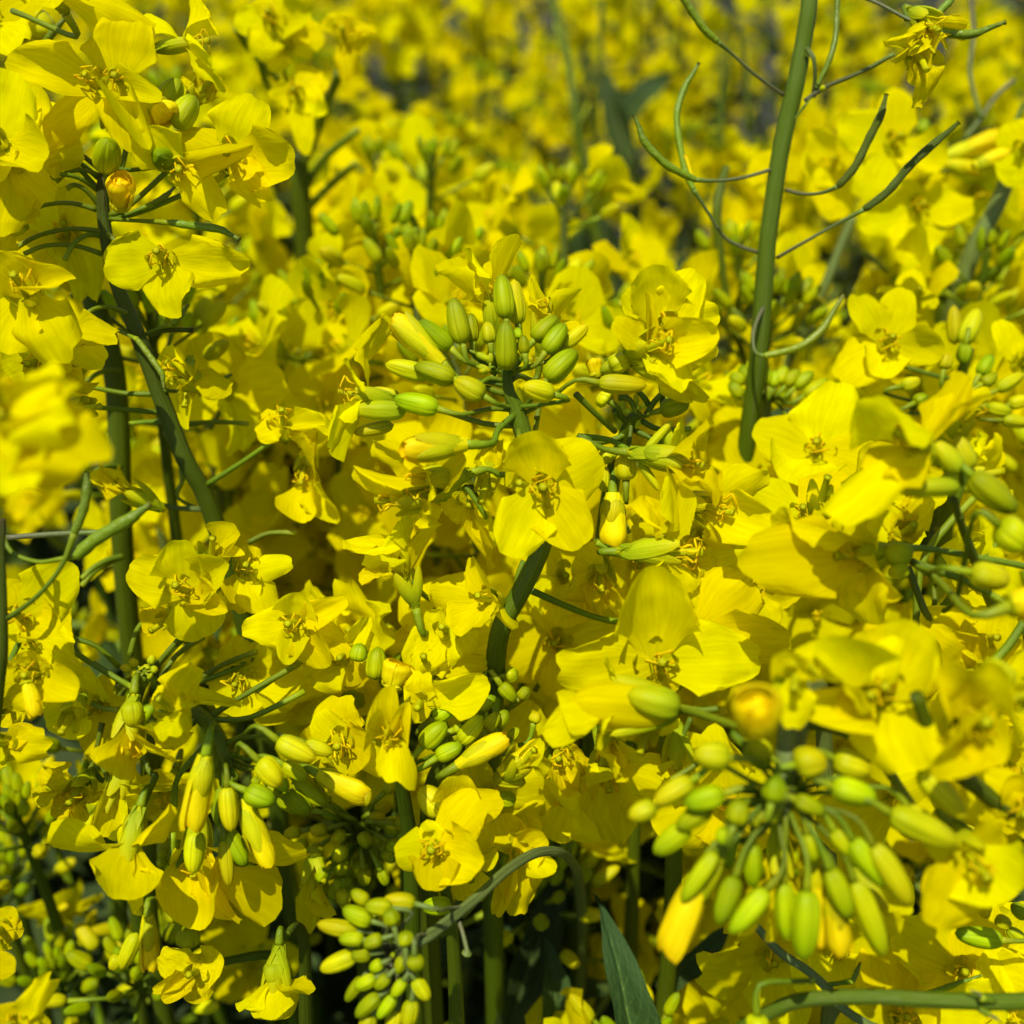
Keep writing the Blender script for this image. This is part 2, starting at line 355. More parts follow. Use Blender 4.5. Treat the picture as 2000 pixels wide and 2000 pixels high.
def auto_petals(c, f, size, rr, op=1.25, kinds=('flat', 'cup', 'refl', 'wavy', 'flat'), a0=None):
    e1 = f.orthogonal().normalized(); e2 = f.cross(e1); a0 = rr.uniform(0, 6.28) if a0 is None else a0; out = []
    for k in range(4):
        a = a0 + k * math.pi / 2 + rr.uniform(-.22, .22); rad = e1 * math.cos(a) + e2 * math.sin(a); o = op + rr.uniform(-.25, .2)
        tip = c + (f * math.cos(o) + rad * math.sin(o)) * size * rr.uniform(.88, 1.08)
        out.append((tip, size * rr.uniform(.88, 1.08), rr.choice(kinds), rr.uniform(-.3, .3)))
    return out
def bud(parent, b, t, wd, var=None, m='bud', node=None, rr=rng, pr=.0004, sag=None, ped='ped', label=None):
    d = t - b; var = rr.randrange(4) if var is None else var; fat = (.25, .27, .30, .33, .42, .24)[var] * 2
    o = link('bud', bud_me(var, m), parent, frame(b, d, rr_vec(rr), wd / fat, d.length * 1.02, wd / fat), label=label)
    if node is not None:
        L = (node - b).length; s = sag if sag is not None else Vector((0, 0, -.06 * L))
        u = d.normalized()
        pr *= .8; tube_part('pedicel', [node, node.lerp(b, .35) + s, b - u * min(.003, L * .35) + s * .3, b + u * .0003], [pr * 1.1, pr, pr, pr * 1.7], ped, parent, 7, 3)
    return o
def rr_vec(rr): return Vector((rr.uniform(-1, 1), rr.uniform(-1, 1), rr.uniform(-1, 1)))
def opening_bud(parent, b, t, wd, cover=.62, node=None, rr=rng, pr=.00045, sag=None, ped='ped', label=None, sepm='n'):
    d = t - b; L0 = d.length; k = wd / .53
    wd *= 1.0; z = rr_vec(rr); ob = link('opening_bud', rr.choice(SCR), parent, frame(b, d, z, k, L0, k), label=label)
    u = d.normalized(); e1 = u.orthogonal().normalized(); e2 = u.cross(e1); a0 = rr.uniform(0, 6)
    # its matrix is not a pure translation, so the sepals hang from the plant's bud through an explicit inverse
    inv = (Matrix.Translation(WO[parent.name]) @ ob.matrix_basis).inverted()
    for q in range(4):
        a = a0 + q * math.pi / 2; rad = e1 * math.cos(a) + e2 * math.sin(a)
        s = bpy.data.objects.new('sepal', SEPG); COL.objects.link(s); s.parent = ob; s.matrix_parent_inverse = inv
        s.matrix_basis = frame(b + rad * wd * .16, u + rad * wd / L0 * .42, -rad, wd * 1.8, L0 * cover, wd * 1.5)
    if node is not None:
        L = (node - b).length; s = sag if sag is not None else Vector((0, 0, -.06 * L))
        tube_part('pedicel', [node, node.lerp(b, .35) + s, b - u * min(.004, L * .35) + s * .3, b + u * .0004], [pr * 1.1, pr, pr, pr * 1.8], ped, parent, 7, 3)
    return ob
def pod(parent, pts, rp, rr=rng, pedpts=None, m='pod', ped='ped', prr=.00042, label=None):
    """pod tube: thin foot, body with seed bumps, thin beak ending in a knob"""
    n = len(pts); path = [pts[0].lerp(pts[1], .06)] ; 
    Q = [pts[0], pts[0].lerp(pts[1], .12)] + list(pts[1:-1]) + [pts[-2].lerp(pts[-1], .55), pts[-2].lerp(pts[-1], .94), pts[-1]]
    rad = [rp * .55, rp * .9] + [rp] * (n - 2) + [rp * .62, rp * .42, rp * .62]
    o = WO[parent.name]
    p = link('seed_pod', shift(tube_mb(Q, rad, 8, sub=5, bumpy=.06, seed=rr.random() * 9), pts[0]).mesh('seed_pod', [m]), parent, origin=pts[0], label=label)
    if pedpts: tube_part('pedicel', pedpts + [pts[0]], [prr * 1.2] + [prr] * (len(pedpts) - 1) + [prr * 1.5], ped, p, 7)
    return p

# ------------------------------------------------------------------ ground
gm = MB(); grid(gm, 2, 2, lambda a, b: ((-60 + 120 * b, -60 + 120 * a, 0), (a, b)))
g = link('ground', gm.mesh('ground', ['soil']), None); g['kind'] = 'structure'; g['label'] = 'grey brown soil of the field under and beyond the rapeseed'

HG = 'rapeseed stems close to the camera'
class Pl:
    def __init__(s, label, zone, pts, rads, m='stem', down=True, base=None, grp=HG):
        """pts: (x, y, depth) in photo zone coordinates from top to bottom; rads in metres"""
        W = [ZP(zone, *p) for p in pts]; last = W[-1]
        gb = Vector((last.x + rng.uniform(-.02, .02), last.y + .03, 0)) if base is None else Vector(base)
        s.root = thing('rapeseed_plant', label, gb, grp)
        k = len(W)
        if down:
            dirv = (W[-1] - W[-2]).normalized()
            vv = gb - last; ln = vv.length; vv.normalize(); dirv = dirv.lerp(vv, .35).normalized()
            a1 = last + dirv * .012; a2 = a1 + dirv.lerp(vv, .5).normalized() * .022; st = [a1, a2]; dl = (gb - a2).length; v2 = (gb - a2).normalized()
            for q in (.045, .12, .30, .62):
                if q < dl * .8: st.append(a2 + v2 * q)
            W += st + [gb]; rads = rads + [rads[-1] * (1 + .09 * i) for i in range(len(st) + 1)]
        W.reverse(); rads = rads[::-1]
        tube_part('stem', W, rads, m, s.root, 12, 6, bumpy=.012)
        s.z = zone
    def Zn(s, z): s.z = z; return s
    def p(s, x, y, d): return ZP(s.z, x, y, d)
    def F(s, cx, cy, d, f, pets, node=None, **kw):
        """petals (x, y, mm nearer, width in zone units, kind, roll)"""
        c = s.p(cx, cy, d); k = (1 if s.z == 0 else .36232) / FOC * d; fv = CV(f); out = []
        for q in pets:
            tx, ty, dz, wz, kind = q[:5]; kind = 'wavy' if kind == 'flat' and rng.random() < (.4 if len(q) < 6 else .2) else kind; out.append((c + (s.p(tx, ty, d - dz / 1000) - c) * 1.06, wz * k * (1.15 if kind not in ('fold', 'roll', 'curl') else 1.05), kind, q[5] if len(q) > 5 else rng.uniform(-.2, .2)))
        nd = s.p(*node) if node else None
        return flower(s.root, c, fv, out, nd, **kw)
    def A(s, cx, cy, d, f, size=.0105, op=1.25, node=None, kinds=('flat', 'cup', 'refl', 'wavy', 'flat'), **kw):
        c = s.p(cx, cy, d); fv = CV(f); return flower(s.root, c, fv, auto_petals(c, fv, size, rng, op, kinds), s.p(*node) if node else None, size=size, **kw)
    def B(s, x0, y0, x1, y1, w, d, node=None, m='bud', dz=0, var=None, **kw):
        k = (1 if s.z == 0 else .36232) / FOC * d
        return bud(s.root, s.p(x0, y0, d), s.p(x1, y1, d - dz / 1000), w * k, var, m, s.p(*node) if node else None, **kw)
    def O(s, x0, y0, x1, y1, w, d, node=None, dz=0, cover=.62, **kw):
        k = (1 if s.z == 0 else .36232) / FOC * d
        return opening_bud(s.root, s.p(x0, y0, d), s.p(x1, y1, d - dz / 1000), w * k, cover, s.p(*node) if node else None, **kw)
    def D(s, pts, r, via=None, **kw):
        r *= .62; kw.setdefault('prr', .00030)
        return pod(s.root, [s.p(*q) for q in pts], r, rng, [s.p(*q) for q in via] if via else None, **kw)
    def L(s, x0, y0, d0, x1, y1, d1, wd, nrm=(0, .3, 1), var=0):
        a = s.p(x0, y0, d0); b = s.p(x1, y1, d1); return link('leaf', LEAF[var], s.root, frame(a, b - a, CV(nrm), wd / .3, (b - a).length))

# ------------------------------------------------------------------ the plants close to the camera
# A: dark stem upper left
a = Pl('rapeseed stem with dark purplish top at upper left, ragged flowers above and side pods below', 1,
       [(575, 880, .166), (555, 1000, .166), (560, 1180, .167), (595, 1400, .168), (640, 1560, .169), (720, 1750, .170), (815, 2000, .172), (900, 2230, .174), (1000, 2480, .176), (1100, 2660, .179), (1190, 2910, .183)],
       [.0007, .0009, .0010, .00105, .0011, .0012, .0013, .0014, .00145, .0015, .0016], m='stemd')
a.F(560, 470, .160, (-.35, .1, 1), [(70, 330, 3, 250, 'cup'), (175, 680, 4, 230, 'refl'), (640, 90, 2, 300, 'flat'), (860, 530, 6, 210, 'fold')], node=(575, 900, .166))
a.F(640, 420, .157, (.2, -.3, 1), [(790, 780, 4, 140, 'roll'), (740, 60, 1, 300, 'wavy'), (700, 800, 0, 260, 'flat')], nst=4)
a.F(985, 240, .165, (1, .08, .15), [(1240, 370, 0, 160, 'refl'), (900, 30, 1, 120, 'curl'), (1070, -30, -2, 130, 'roll'), (1160, 330, 3, 190, 'flat')], node=(600, 1000, .166), spread=.12)
a.F(1240, 850, .160, (.15, -.15, 1), [(1390, 530, 2, 310, 'flat'), (1600, 900, 1, 300, 'cup'), (930, 680, 1, 230, 'refl'), (1420, 1040, 3, 190, 'wavy')], node=(590, 1180, .167), size=.012)
a.F(960, 900, .157, (.3, -.4, .9), [(770, 700, 2, 250, 'cup'), (1120, 1110, 3, 190, 'refl'), (1340, 800, 3, 150, 'roll'), (1000, 1010, 0, 150, 'wavy')], node=(590, 1160, .167))
a.F(880, 1400, .160, (.1, .05, 1), [(560, 1380, 3, 290, 'flat'), (1300, 1440, 3, 240, 'flat'), (900, 1690, 3, 260, 'wavy'), (790, 1530, -3, 80, 'flat')], node=(560, 1250, .167), size=.0115)
a.F(290, -60, .155, (0, .4, 1), [(290, 85, 3, 300, 'cup'), (770, 30, 1, 230, 'refl'), (60, -150, 0, 220, 'flat'), (500, -260, 0, 240, 'flat')], node=(70, 60, .168))
a.F(620, 620, .165, (.3, -.7, .5), [(790, 700, 2, 170, 'wavy'), (640, 640, 3, 120, 'roll!'), (900, 640, 2, 200, 'wavy')], nst=5)
a.O(840, 560, 910, 650, 190, .158, cover=.4)
a.F(1080, 500, .168, (.5, .2, .5), [(1180, 420, 1, 190, 'wilt!'), (1100, 560, 0, 190, 'wavy!'), (980, 430, 0, 170, 'cup!')], nst=0)
a.B(575, 920, 575, 745, 150, .158, var=4, dz=5, node=(570, 960, .166)); a.B(900, 870, 850, 850, 130, .160, var=4, dz=6, node=(600, 900, .166))
a.O(650, 1120, 650, 960, 165, .160, dz=5, cover=.25)
a.B(940, 690, 1050, 520, 140, .160, var=3); a.B(880, 590, 960, 430, 130, .164, var=2); a.B(1060, 960, 1220, 930, 120, .162, var=2, m='budy'); a.B(760, 370, 730, 250, 85, .160, var=2)
for (x0, y0, x1, y1) in ((540, 915, 200, 775), (530, 960, 230, 840), (520, 1010, 260, 850), (545, 1040, 265, 965), (520, 1130, 120, 1165), (530, 1100, 360, 1020), (560, 1250, 80, 1340), (540, 1270, 350, 1400), (550, 1370, 130, 1370), (680, 1690, 440, 1720), (560, 960, 300, 980)):
    a.z = 1; A0 = a.p(x0, y0, .167); B0 = a.p(x1, y1, .160 + .004 * rng.random())
    tube_part('pedicel', arc(A0, B0, Vector((0, 0, .0016))), [.00045, .00036, .00034, .00042], 'ped', a.root, 7)
a.D([(920, 1200, .163), (1060, 1220, .162), (1180, 1235, .161), (1290, 1290, .160)], .0010, via=[(595, 1180, .167), (750, 1190, .165)])
a.D([(820, 1100, .166), (900, 1050, .166), (940, 1010, .167)], .0007, via=[(600, 1180, .167), (700, 1150, .166)])
a.D([(930, 1750, .168), (980, 1690, .168), (1020, 1640, .168)], .0008, via=[(790, 1800, .170), (860, 1770, .169)])
a.D([(740, 1830, .167), (800, 1910, .167), (870, 2010, .167), (885, 2090, .167)], .0008, via=[(640, 1780, .169), (700, 1810, .168)])
tube_part('pedicel', [a.p(800, 1810, .170), a.p(900, 1780, .169), a.p(1040, 1780, .168)], [.0004, .0004, .0004], 'stemd', a.root, 7)
a.Zn(4)
a.D([(1000, 300, .178), (1100, 285, .177), (1180, 260, .176), (1250, 225, .176)], .0009, via=[(890, 310, .172), (950, 315, .175)])
a.D([(985, 800, .182), (975, 690, .181), (930, 600, .180), (880, 535, .179)], .0009, via=[(1100, 960, .182), (960, 890, .182)])
for pts in (((1110, 820, .178), (1300, 700, .176), (1500, 560, .174)), ((840, 330, .174), (660, 325, .174), (460, 285, .172)), ((870, 430, .175), (680, 415, .172), (490, 400, .168)), ((900, 480, .176), (800, 480, .177), (700, 490, .178)), ((960, 500, .18), (1150, 480, .18), (1340, 490, .18)), ((1090, 950, .18), (920, 940, .18), (745, 880, .175))):
    tube_part('pedicel', [a.p(*q) for q in pts], [.0005, .0004, .0004], 'stemg' if pts[0][1] > 900 else 'ped', a.root, 7)
a.F(1530, 500, .173, (.1, .5, .8), [(1380, 520, 2, 160, 'wavy'), (1750, 490, 3, 120, 'fold'), (1430, 400, 0, 150, 'wilt!'), (1780, 530, 0, 190, 'wavy'), (1750, 760, 2, 150, 'wilt!')], nst=4)
a.F(1640, 720, .18, (0, -.6, .6), [(1720, 1010, 2, 190, 'cup'), (1850, 1010, 1, 150, 'cup'), (1700, 640, 0, 130, 'flat')])
a.F(740, 880, .172, (-.7, .4, .3), [(480, 790, 1, 90, 'fold!'), (520, 730, 2, 50, 'roll!'), (620, 720, 0, 60, 'roll!')], nst=2, pm='old')
a.F(1010, 240, .170, (-.5, .4, .5), [(1060, 240, 2, 190, 'cup'), (880, 130, 3, 200, 'flat'), (940, 60, 1, 170, 'cup'), (1230, 230, 1, 170, 'refl')], nst=5)
a.F(1010, 270, .172, (0, -1, .4), [(1010, 520, 0, 110, 'fold'), (985, 400, 1, 90, 'fold')], nst=0)

# B: thick green stem behind A
b = Pl('thick plain green rapeseed stem standing just behind the purplish one at left', 1,
       [(60, 100, .185), (130, 600, .185), (190, 950, .185), (240, 1080, .186), (370, 1330, .188), (490, 1600, .190), (590, 1880, .193), (635, 2200, .197), (650, 2700, .203), (665, 3000, .208), (700, 3400, .216)],
       [.0010, .0013, .0015, .0016, .0017, .0018, .0019, .0019, .002, .002, .0021], m='stem')
b.D([(230, 250, .178), (290, 170, .177), (360, 90, .176)], .0010, via=[(60, 300, .185), (150, 280, .181)])
for (x0, y0, x1, y1) in ((390, 1290, 540, 1245), (470, 1470, 560, 1370), (500, 1560, 390, 1600), (640, 2000, 470, 2060), (650, 2520, 500, 2560), (660, 3000, 440, 3120), (640, 3010, 440, 3160)):
    b.z = 1; tube_part('pedicel', arc(b.p(x0, y0, .19), b.p(x1, y1, .185), Vector((0, 0, .001))), [.0006, .0005, .00045, .0005], 'ped', b.root, 7)
b.F(380, 1460, .180, (-.4, .6, .4), [(170, 1360, 1, 150, 'wavy'), (390, 1560, 1, 120, 'wavy'), (250, 1420, 0, 130, 'cup')], nst=0)
b.A(-60, 130, .178, (.3, .3, 1)); b.F(130, 200, .185, (0, 0, 1), [(230, 250, 0, 180, 'flat'), (110, 200, 0, 120, 'flat')], nst=0)
b.B(120, 100, 300, 160, 170, .181, var=4, m='budy')

# C: left edge flowers
c = Pl('rapeseed flower head cut off by the left edge, big smooth petals over curved green pedicels', 1,
       [(-60, 300, .155), (-80, 900, .157), (-90, 1500, .160), (-95, 2200, .163), (-90, 3000, .170)], [.0009, .001, .0012, .0014, .0016], base=(-.45, .02, 0))
c.F(-20, 760, .150, (.1, .1, 1), [(60, 390, 3, 340, 'flat'), (250, 930, 3, 270, 'cup'), (0, 1000, 1, 200, 'cup'), (-220, 700, 0, 260, 'flat')], node=(-80, 1000, .157), size=.012)
c.F(60, 880, .153, (.4, .1, 1), [(-60, 1250, 2, 300, 'flat'), (240, 1000, 2, 190, 'refl'), (130, 600, -2, 240, 'flat'), (210, 560, -3, 120, 'flat')], nst=5)
c.B(130, 770, 200, 720, 110, .155, var=3); c.B(150, 1030, 290, 990, 130, .156, var=3, m='budy')
c.F(60, 1180, .157, (0, 0, 1), [(120, 1080, 0, 240, 'flat'), (130, 1020, 0, 240, 'flat'), (-80, 1300, 0, 240, 'wavy')], nst=0)
c.F(150, 1580, .150, (0, .35, 1), [(345, 1470, 5, 160, 'roll'), (-60, 1400, 3, 240, 'cup'), (330, 1900, 3, 300, 'flat'), (-20, 1880, 1, 320, 'flat')], node=(-80, 1800, .160), size=.012)
c.F(330, 1800, .158, (0, .2, 1), [(620, 1770, 1, 210, 'wavy'), (560, 1900, 0, 180, 'refl'), (150, 1700, 0, 200, 'flat')], nst=0)
c.F(200, 1950, .158, (.1, -.2, 1), [(440, 2120, 1, 230, 'wilt!'), (330, 2100, 2, 240, 'wavy'), (60, 2050, 0, 240, 'flat')], nst=5)
c.B(420, 2180, 480, 2140, 60, .16, m='budy'); c.F(440, 2200, .160, (.6, 0, .4), [(495, 2150, 0, 70, 'wilt!'), (490, 2230, 0, 60, 'wilt!')], nst=0, pm='old')

# D: blurred bright bloom, left edge, nearest
d = Pl('soft focus bright bloom at the left edge, nearer than everything around it', 4,
       [(-20, 500, .110), (-90, 900, .112), (-120, 1400, .117)], [.0009, .0012, .0014], base=(-.45, -.02, 0))
d.F(60, 520, .108, (.2, .3, 1), [(330, 270, 5, 230, 'roll'), (490, 640, 5, 430, 'wavy'), (150, 900, 4, 400, 'cup'), (-160, 500, 1, 380, 'flat')], node=(-20, 700, .112), size=.011)
d.F(20, 420, .106, (0, .6, .8), [(200, 170, 3, 330, 'refl'), (300, 420, 4, 300, 'wavy'), (-60, 800, 3, 300, 'flat'), (300, 820, 1, 260, 'flat')], nst=4)

# E: the central head
e = Pl('sharp central rapeseed head, fan of green buds above a single face-on four-petalled flower', 5,
       [(925, 160, .152), (950, 320, .152), (985, 400, .1525), (1010, 490, .153), (1060, 650, .154), (1110, 850, .157), (1140, 1080, .158), (1100, 1220, .1585), (1010, 1400, .159), (920, 1560, .160), (885, 1700, .162), (870, 1920, .166)],
       [.0006, .0009, .0011, .0013, .0013, .0013, .0013, .00135, .0014, .00145, .0015, .0016])
e.z = 2
e.B(935, 1725, 905, 1478, 112, .150, var=1, node=(940, 1950, .152)); e.B(1000, 1755, 975, 1512, 100, .153, var=1, m='budy', node=(950, 1980, .152))
e.B(705, 1860, 640, 1612, 118, .149, var=1, node=(880, 2020, .152)); e.B(755, 1850, 735, 1690, 80, .151, var=0, node=(890, 2000, .152))
e.B(645, 1885, 468, 1730, 100, .149, var=0, node=(870, 1980, .152)); e.B(850, 1855, 830, 1735, 80, .150, var=3, m='budy', node=(900, 1990, .152))
e.B(1035, 1915, 1025, 1808, 62, .149, var=1, node=(960, 2020, .152)); e.B(1000, 1830, 990, 1765, 50, .151, var=2)
e.B(1080, 1840, 1200, 1700, 105, .151, var=2, node=(960, 2000, .152)); e.B(1140, 1905, 1262, 1750, 105, .150, var=2, node=(955, 2020, .152))
e.B(1240, 1870, 1372, 1752, 80, .152, var=0, m='budy', node=(980, 2000, .152))
for q in ((770, 1905, 855, 1945, 38), (780, 1975, 850, 1995, 40), (850, 1960, 850, 1900, 34), (990, 1940, 1000, 1900, 26), (835, 1990, 790, 2010, 44)): e.B(q[0], q[1], q[2], q[3], q[4], .150, m='sepal', node=(900, 2010, .152), pr=.0002)
e.z = 5
e.B(935, 205, 940, -60, 120, .148, var=1, dz=2)
e.O(590, 165, 330, -80, 150, .149, cover=.93, node=(930, 330, .152))
e.B(1150, 262, 1300, 85, 130, .149, var=1, m='bud', node=(1000, 420, .152)); e.B(1190, 335, 1028, 290, 115, .147, var=3, m='budy', dz=2, node=(1010, 400, .152))
e.B(1425, 270, 1690, 290, 108, .148, var=1, m='budy', node=(1020, 440, .153), sag=Vector((0, 0, .0005))); e.B(1490, 190, 1600, 130, 110, .151, var=1, m='budy')
e.B(820, 345, 655, 255, 125, .148, var=3, m='budy', node=(960, 400, .152)); e.B(662, 255, 445, 165, 115, .148, var=1, node=(930, 260, .152), sag=Vector((0, 0, .0003)))
e.B(530, 235, 290, 160, 105, .150, var=0, m='budy', node=(940, 290, .152), sag=Vector((0, 0, .0003))); e.B(576, 412, 332, 348, 118, .148, var=2, node=(985, 420, .153), sag=Vector((0, 0, .0002)))
e.O(716, 600, 375, 630, 175, .145, dz=3, cover=.85, node=(980, 440, .152), sag=Vector((0, 0, -.0008)))
# face-on flower and the ones ringed round it
e.F(1130, 830, .1485, (0, -.05, 1), [(1100, 520, 2, 320, 'cup', .15), (1420, 660, 2, 350, 'refl', -.1), (930, 1180, 3, 290, 'flat', .12), (1350, 1130, 3, 300, 'flat', -.12)], node=(1010, 500, .153), size=.0125)
e.F(1050, 830, .150, (-.3, .1, 1), [(975, 680, 1, 170, 'cup'), (990, 860, 1, 60, 'flat')], nst=0)
e.z = 2
e.F(850, 1650, .156, (-.1, 1, .1), [(760, 1330, 1, 290, 'flat', 0), (520, 1500, 1, 220, 'cup'), (1025, 1305, -3, 110, 'fold'), (700, 1600, 0, 130, 'roll')], node=(930, 1950, .152), spread=.12)
e.F(1150, 1760, .158, (.2, 1, .2), [(1095, 1470, 0, 120, 'flat'), (1370, 1590, 1, 200, 'cup'), (1060, 1640, 1, 110, 'fold'), (1330, 1720, 0, 160, 'flat')], node=(960, 2050, .153))
e.z = 5
e.F(190, 340, .152, (-1, .1, .3), [(60, 160, 3, 250, 'flat'), (170, -100, 0, 130, 'wavy'), (-20, 620, 1, 120, 'fold'), (-5, 400, 1, 160, 'refl'), (50, 690, 0, 70, 'fold')], node=(1000, 500, .153), spread=.15)
e.B(400, 420, 110, 420, 110, .151, var=5, m='sepal'); e.B(330, 495, 115, 545, 75, .153, var=5, m='budy'); e.B(360, 340, 210, 310, 60, .154, var=5, m='budy')
e.F(560, 800, .150, (-1, -.25, .25), [(110, 740, 1, 190, 'fold'), (740, 660, 3, 280, 'cup'), (480, 920, 4, 240, 'wavy'), (200, 610, -2, 170, 'flat'), (400, 640, 0, 200, 'cup')], node=(970, 755, .153), size=.012)
e.F(420, 890, .151, (-1, -.1, .2), [(300, 880, 2, 120, 'fold'), (560, 1010, 2, 180, 'wavy')], nst=6, size=.0125)
e.F(400, 1330, .158, (-.3, 1, .1), [(150, 1040, 1, 210, 'wilt'), (350, 960, 1, 130, 'flat'), (470, 940, 1, 200, 'cup'), (560, 1020, 0, 130, 'fold'), (150, 1260, 2, 150, 'wavy!'), (230, 1130, 2, 170, 'wavy')], node=(595, 1470, .168), nst=4, pm='petal')
e.F(830, 790, .155, (-.2, -.8, .6), [(760, 670, 0, 130, 'wavy'), (830, 560, 0, 120, 'wavy'), (920, 620, 0, 130, 'wavy'), (950, 700, 0, 130, 'cup'), (880, 540, -1, 120, 'flat')], nst=0)
e.F(740, 880, .166, (0, -.4, 1), [(820, 1270, 1, 130, 'wilt'), (620, 1000, 0, 220, 'wavy!'), (880, 1150, 0, 120, 'flat')], nst=0)
# spent flower halfway down the stem
e.F(850, 1440, .158, (-.4, .2, .8), [(500, 1385, -1, 240, 'refl'), (740, 1210, 0, 150, 'fold'), (700, 1670, 5, 290, 'cup'), (950, 1580, 2, 70, 'curl'), (830, 1380, 2, 130, 'fold')], node=(1030, 1230, .163), nst=2)
e.F(610, 1600, .160, (-.1, .2, 1), [(390, 1780, 2, 230, 'wavy'), (530, 1840, 1, 240, 'wavy'), (690, 1770, 0, 250, 'flat'), (480, 1560, 1, 200, 'wavy')], nst=0, node=(590, 1470, .168))
tube_part('pedicel', [e.p(1050, 1380, .165), e.p(1250, 1470, .166), e.p(1420, 1535, .167), e.p(1580, 1565, .168)], [.0006, .0005, .00045, .0006], 'ped', e.root, 7)
for q in (((1000, 520, .153), (1005, 560, .150), (1000, 640, .149)), ((1100, 460, .154), (1110, 400, .156), (1090, 540, .155)), ((740, 745, .158), (850, 780, .157), (980, 810, .156)), ((720, 830, .16), (780, 920, .16), (830, 1000, .161)), ((420, 1340, .158), (500, 1420, .163), (590, 1470, .168))):
    tube_part('pedicel', [e.p(*k) for k in q], [.00045, .0004, .0004], 'ped', e.root, 7)

# F: head right of the centre
f = Pl('rapeseed head right of the central buds, its thin stalks meeting in a small dark knot', 5,
       [(1660, 440, .158), (1610, 470, .159), (1560, 600, .162), (1500, 820, .168), (1450, 1200, .178), (1420, 1700, .19)], [.0006, .0009, .0011, .0013, .0014, .0016], m='stem')
f.z = 2
f.F(1780, 1760, .152, (0, -.2, 1), [(1690, 1440, 2, 310, 'cup'), (1990, 1480, 2, 240, 'wavy'), (2090, 1700, 0, 200, 'flat'), (1560, 1590, 0, 200, 'flat')], size=.0125, node=(1780, 2200, .158))
f.F(1690, 1880, .149, (.5, .1, .8), [(1550, 1710, 3, 170, 'flat'), (1690, 1570, 2, 80, 'fold'), (2080, 1790, 3, 240, 'cup'), (1950, 2030, 3, 300, 'flat')], node=(1700, 2180, .158), size=.0125)
f.F(1720, 1980, .150, (.6, -.3, .6), [(2010, 2120, 2, 120, 'curl'), (1950, 2160, 0, 130, 'flat'), (2080, 1900, 0, 200, 'flat')], nst=0)
f.z = 5
f.B(1760, 420, 1920, 380, 105, .155, var=3, node=(1660, 450, .158)); f.B(1580, 800, 1575, 630, 120, .155, var=3, m='budy', node=(1610, 480, .159))
f.B(1490, 370, 1430, 330, 110, .157, var=4, m='budy', node=(1600, 480, .159)); f.B(1640, 380, 1630, 330, 30, .156, m='sepal', node=(1650, 440, .158), pr=.0002); f.B(1650, 470, 1640, 520, 28, .155, m='sepal')
f.O(1420, 240, 1400, 140, 100, .156, cover=.3); f.B(1440, 215, 1600, 120, 70, .154, var=5, m='sepal')
f.O(1510, 860, 1510, 1150, 165, .158, cover=.6, node=(1550, 640, .16)); f.B(1500, 700, 1450, 620, 100, .162, var=3, m='budy')
f.B(1370, 860, 1365, 790, 45, .158, m='bud'); f.B(1460, 860, 1470, 720, 60, .162, m='budy')
f.F(1800, 680, .150, (1, -.2, .4), [(1990, 440, 3, 270, 'cup', 0), (2120, 830, 2, 290, 'flat'), (1890, 1050, 3, 300, 'flat', 0), (1930, 500, -2, 170, 'flat')], node=(1320, 555, .156), spread=.16, size=.013)
f.B(1670, 640, 1930, 690, 110, .150, var=5, m='sepal'); f.B(1680, 640, 1830, 470, 45, .151, var=5, m='budy'); f.B(1650, 690, 1760, 850, 50, .152, var=5, m='budy'); f.B(1830, 640, 1790, 500, 70, .152, var=5, m='sepal')
f.z = 6
f.F(200, 930, .152, (.7, -.2, .6), [(575, 860, 2, 200, 'refl'), (590, 1040, 2, 260, 'cup'), (420, 1130, 0, 200, 'refl'), (430, 750, -2, 90, 'fold')], size=.012)
f.F(-20, 1180, .151, (1, 0, .2), [(80, 820, 2, 130, 'fold'), (-100, 870, 2, 160, 'flat'), (180, 1380, 0, 200, 'wavy'), (-90, 1330, 1, 110, 'fold')], node=(-130, 1190, .158), size=.014)
f.F(120, 1280, .160, (0, -.4, 1), [(320, 1330, 0, 230, 'wavy'), (460, 1180, 0, 180, 'wavy'), (230, 1400, 1, 150, 'cup'), (100, 1180, 0, 260, 'flat')], nst=3)
f.z = 5
f.F(1440, 1290, .168, (0, -.6, .7), [(1220, 1480, 0, 250, 'wavy!'), (1390, 1530, 1, 180, 'wilt!'), (1560, 1540, 1, 180, 'wilt'), (1300, 1220, 0, 330, 'flat')], node=(1590, 1180, .165), nst=5)
f.F(1250, 1300, .172, (0, 0, 1), [(1100, 1500, 0, 300, 'flat'), (1350, 1560, 0, 300, 'flat'), (1200, 1150, 0, 300, 'flat')], nst=0)
for q in (((1340, 560, .156), (1500, 580, .157), (1660, 680, .152)), ((1310, 330, .154), (1420, 440, .157), (1520, 530, .162)), ((1520, 420, .158), (1570, 470, .16), (1620, 500, .16)), ((1540, 350, .158), (1600, 360, .158), (1650, 450, .158)), ((1330, 600, .158), (1500, 580, .16), (1600, 530, .16)), ((1620, 520, .16), (1700, 560, .159), (1800, 600, .158)), ((1660, 470, .16), (1760, 520, .16), (1930, 520, .16)), ((1690, 440, .158), (1760, 340, .157), (1900, 240, .156)), ((1590, 1180, .158), (1500, 1170, .158), (1420, 1130, .158))):
    tube_part('pedicel', [f.p(*k) for k in q], [.0005, .00042, .0005], 'ped', f.root, 7)

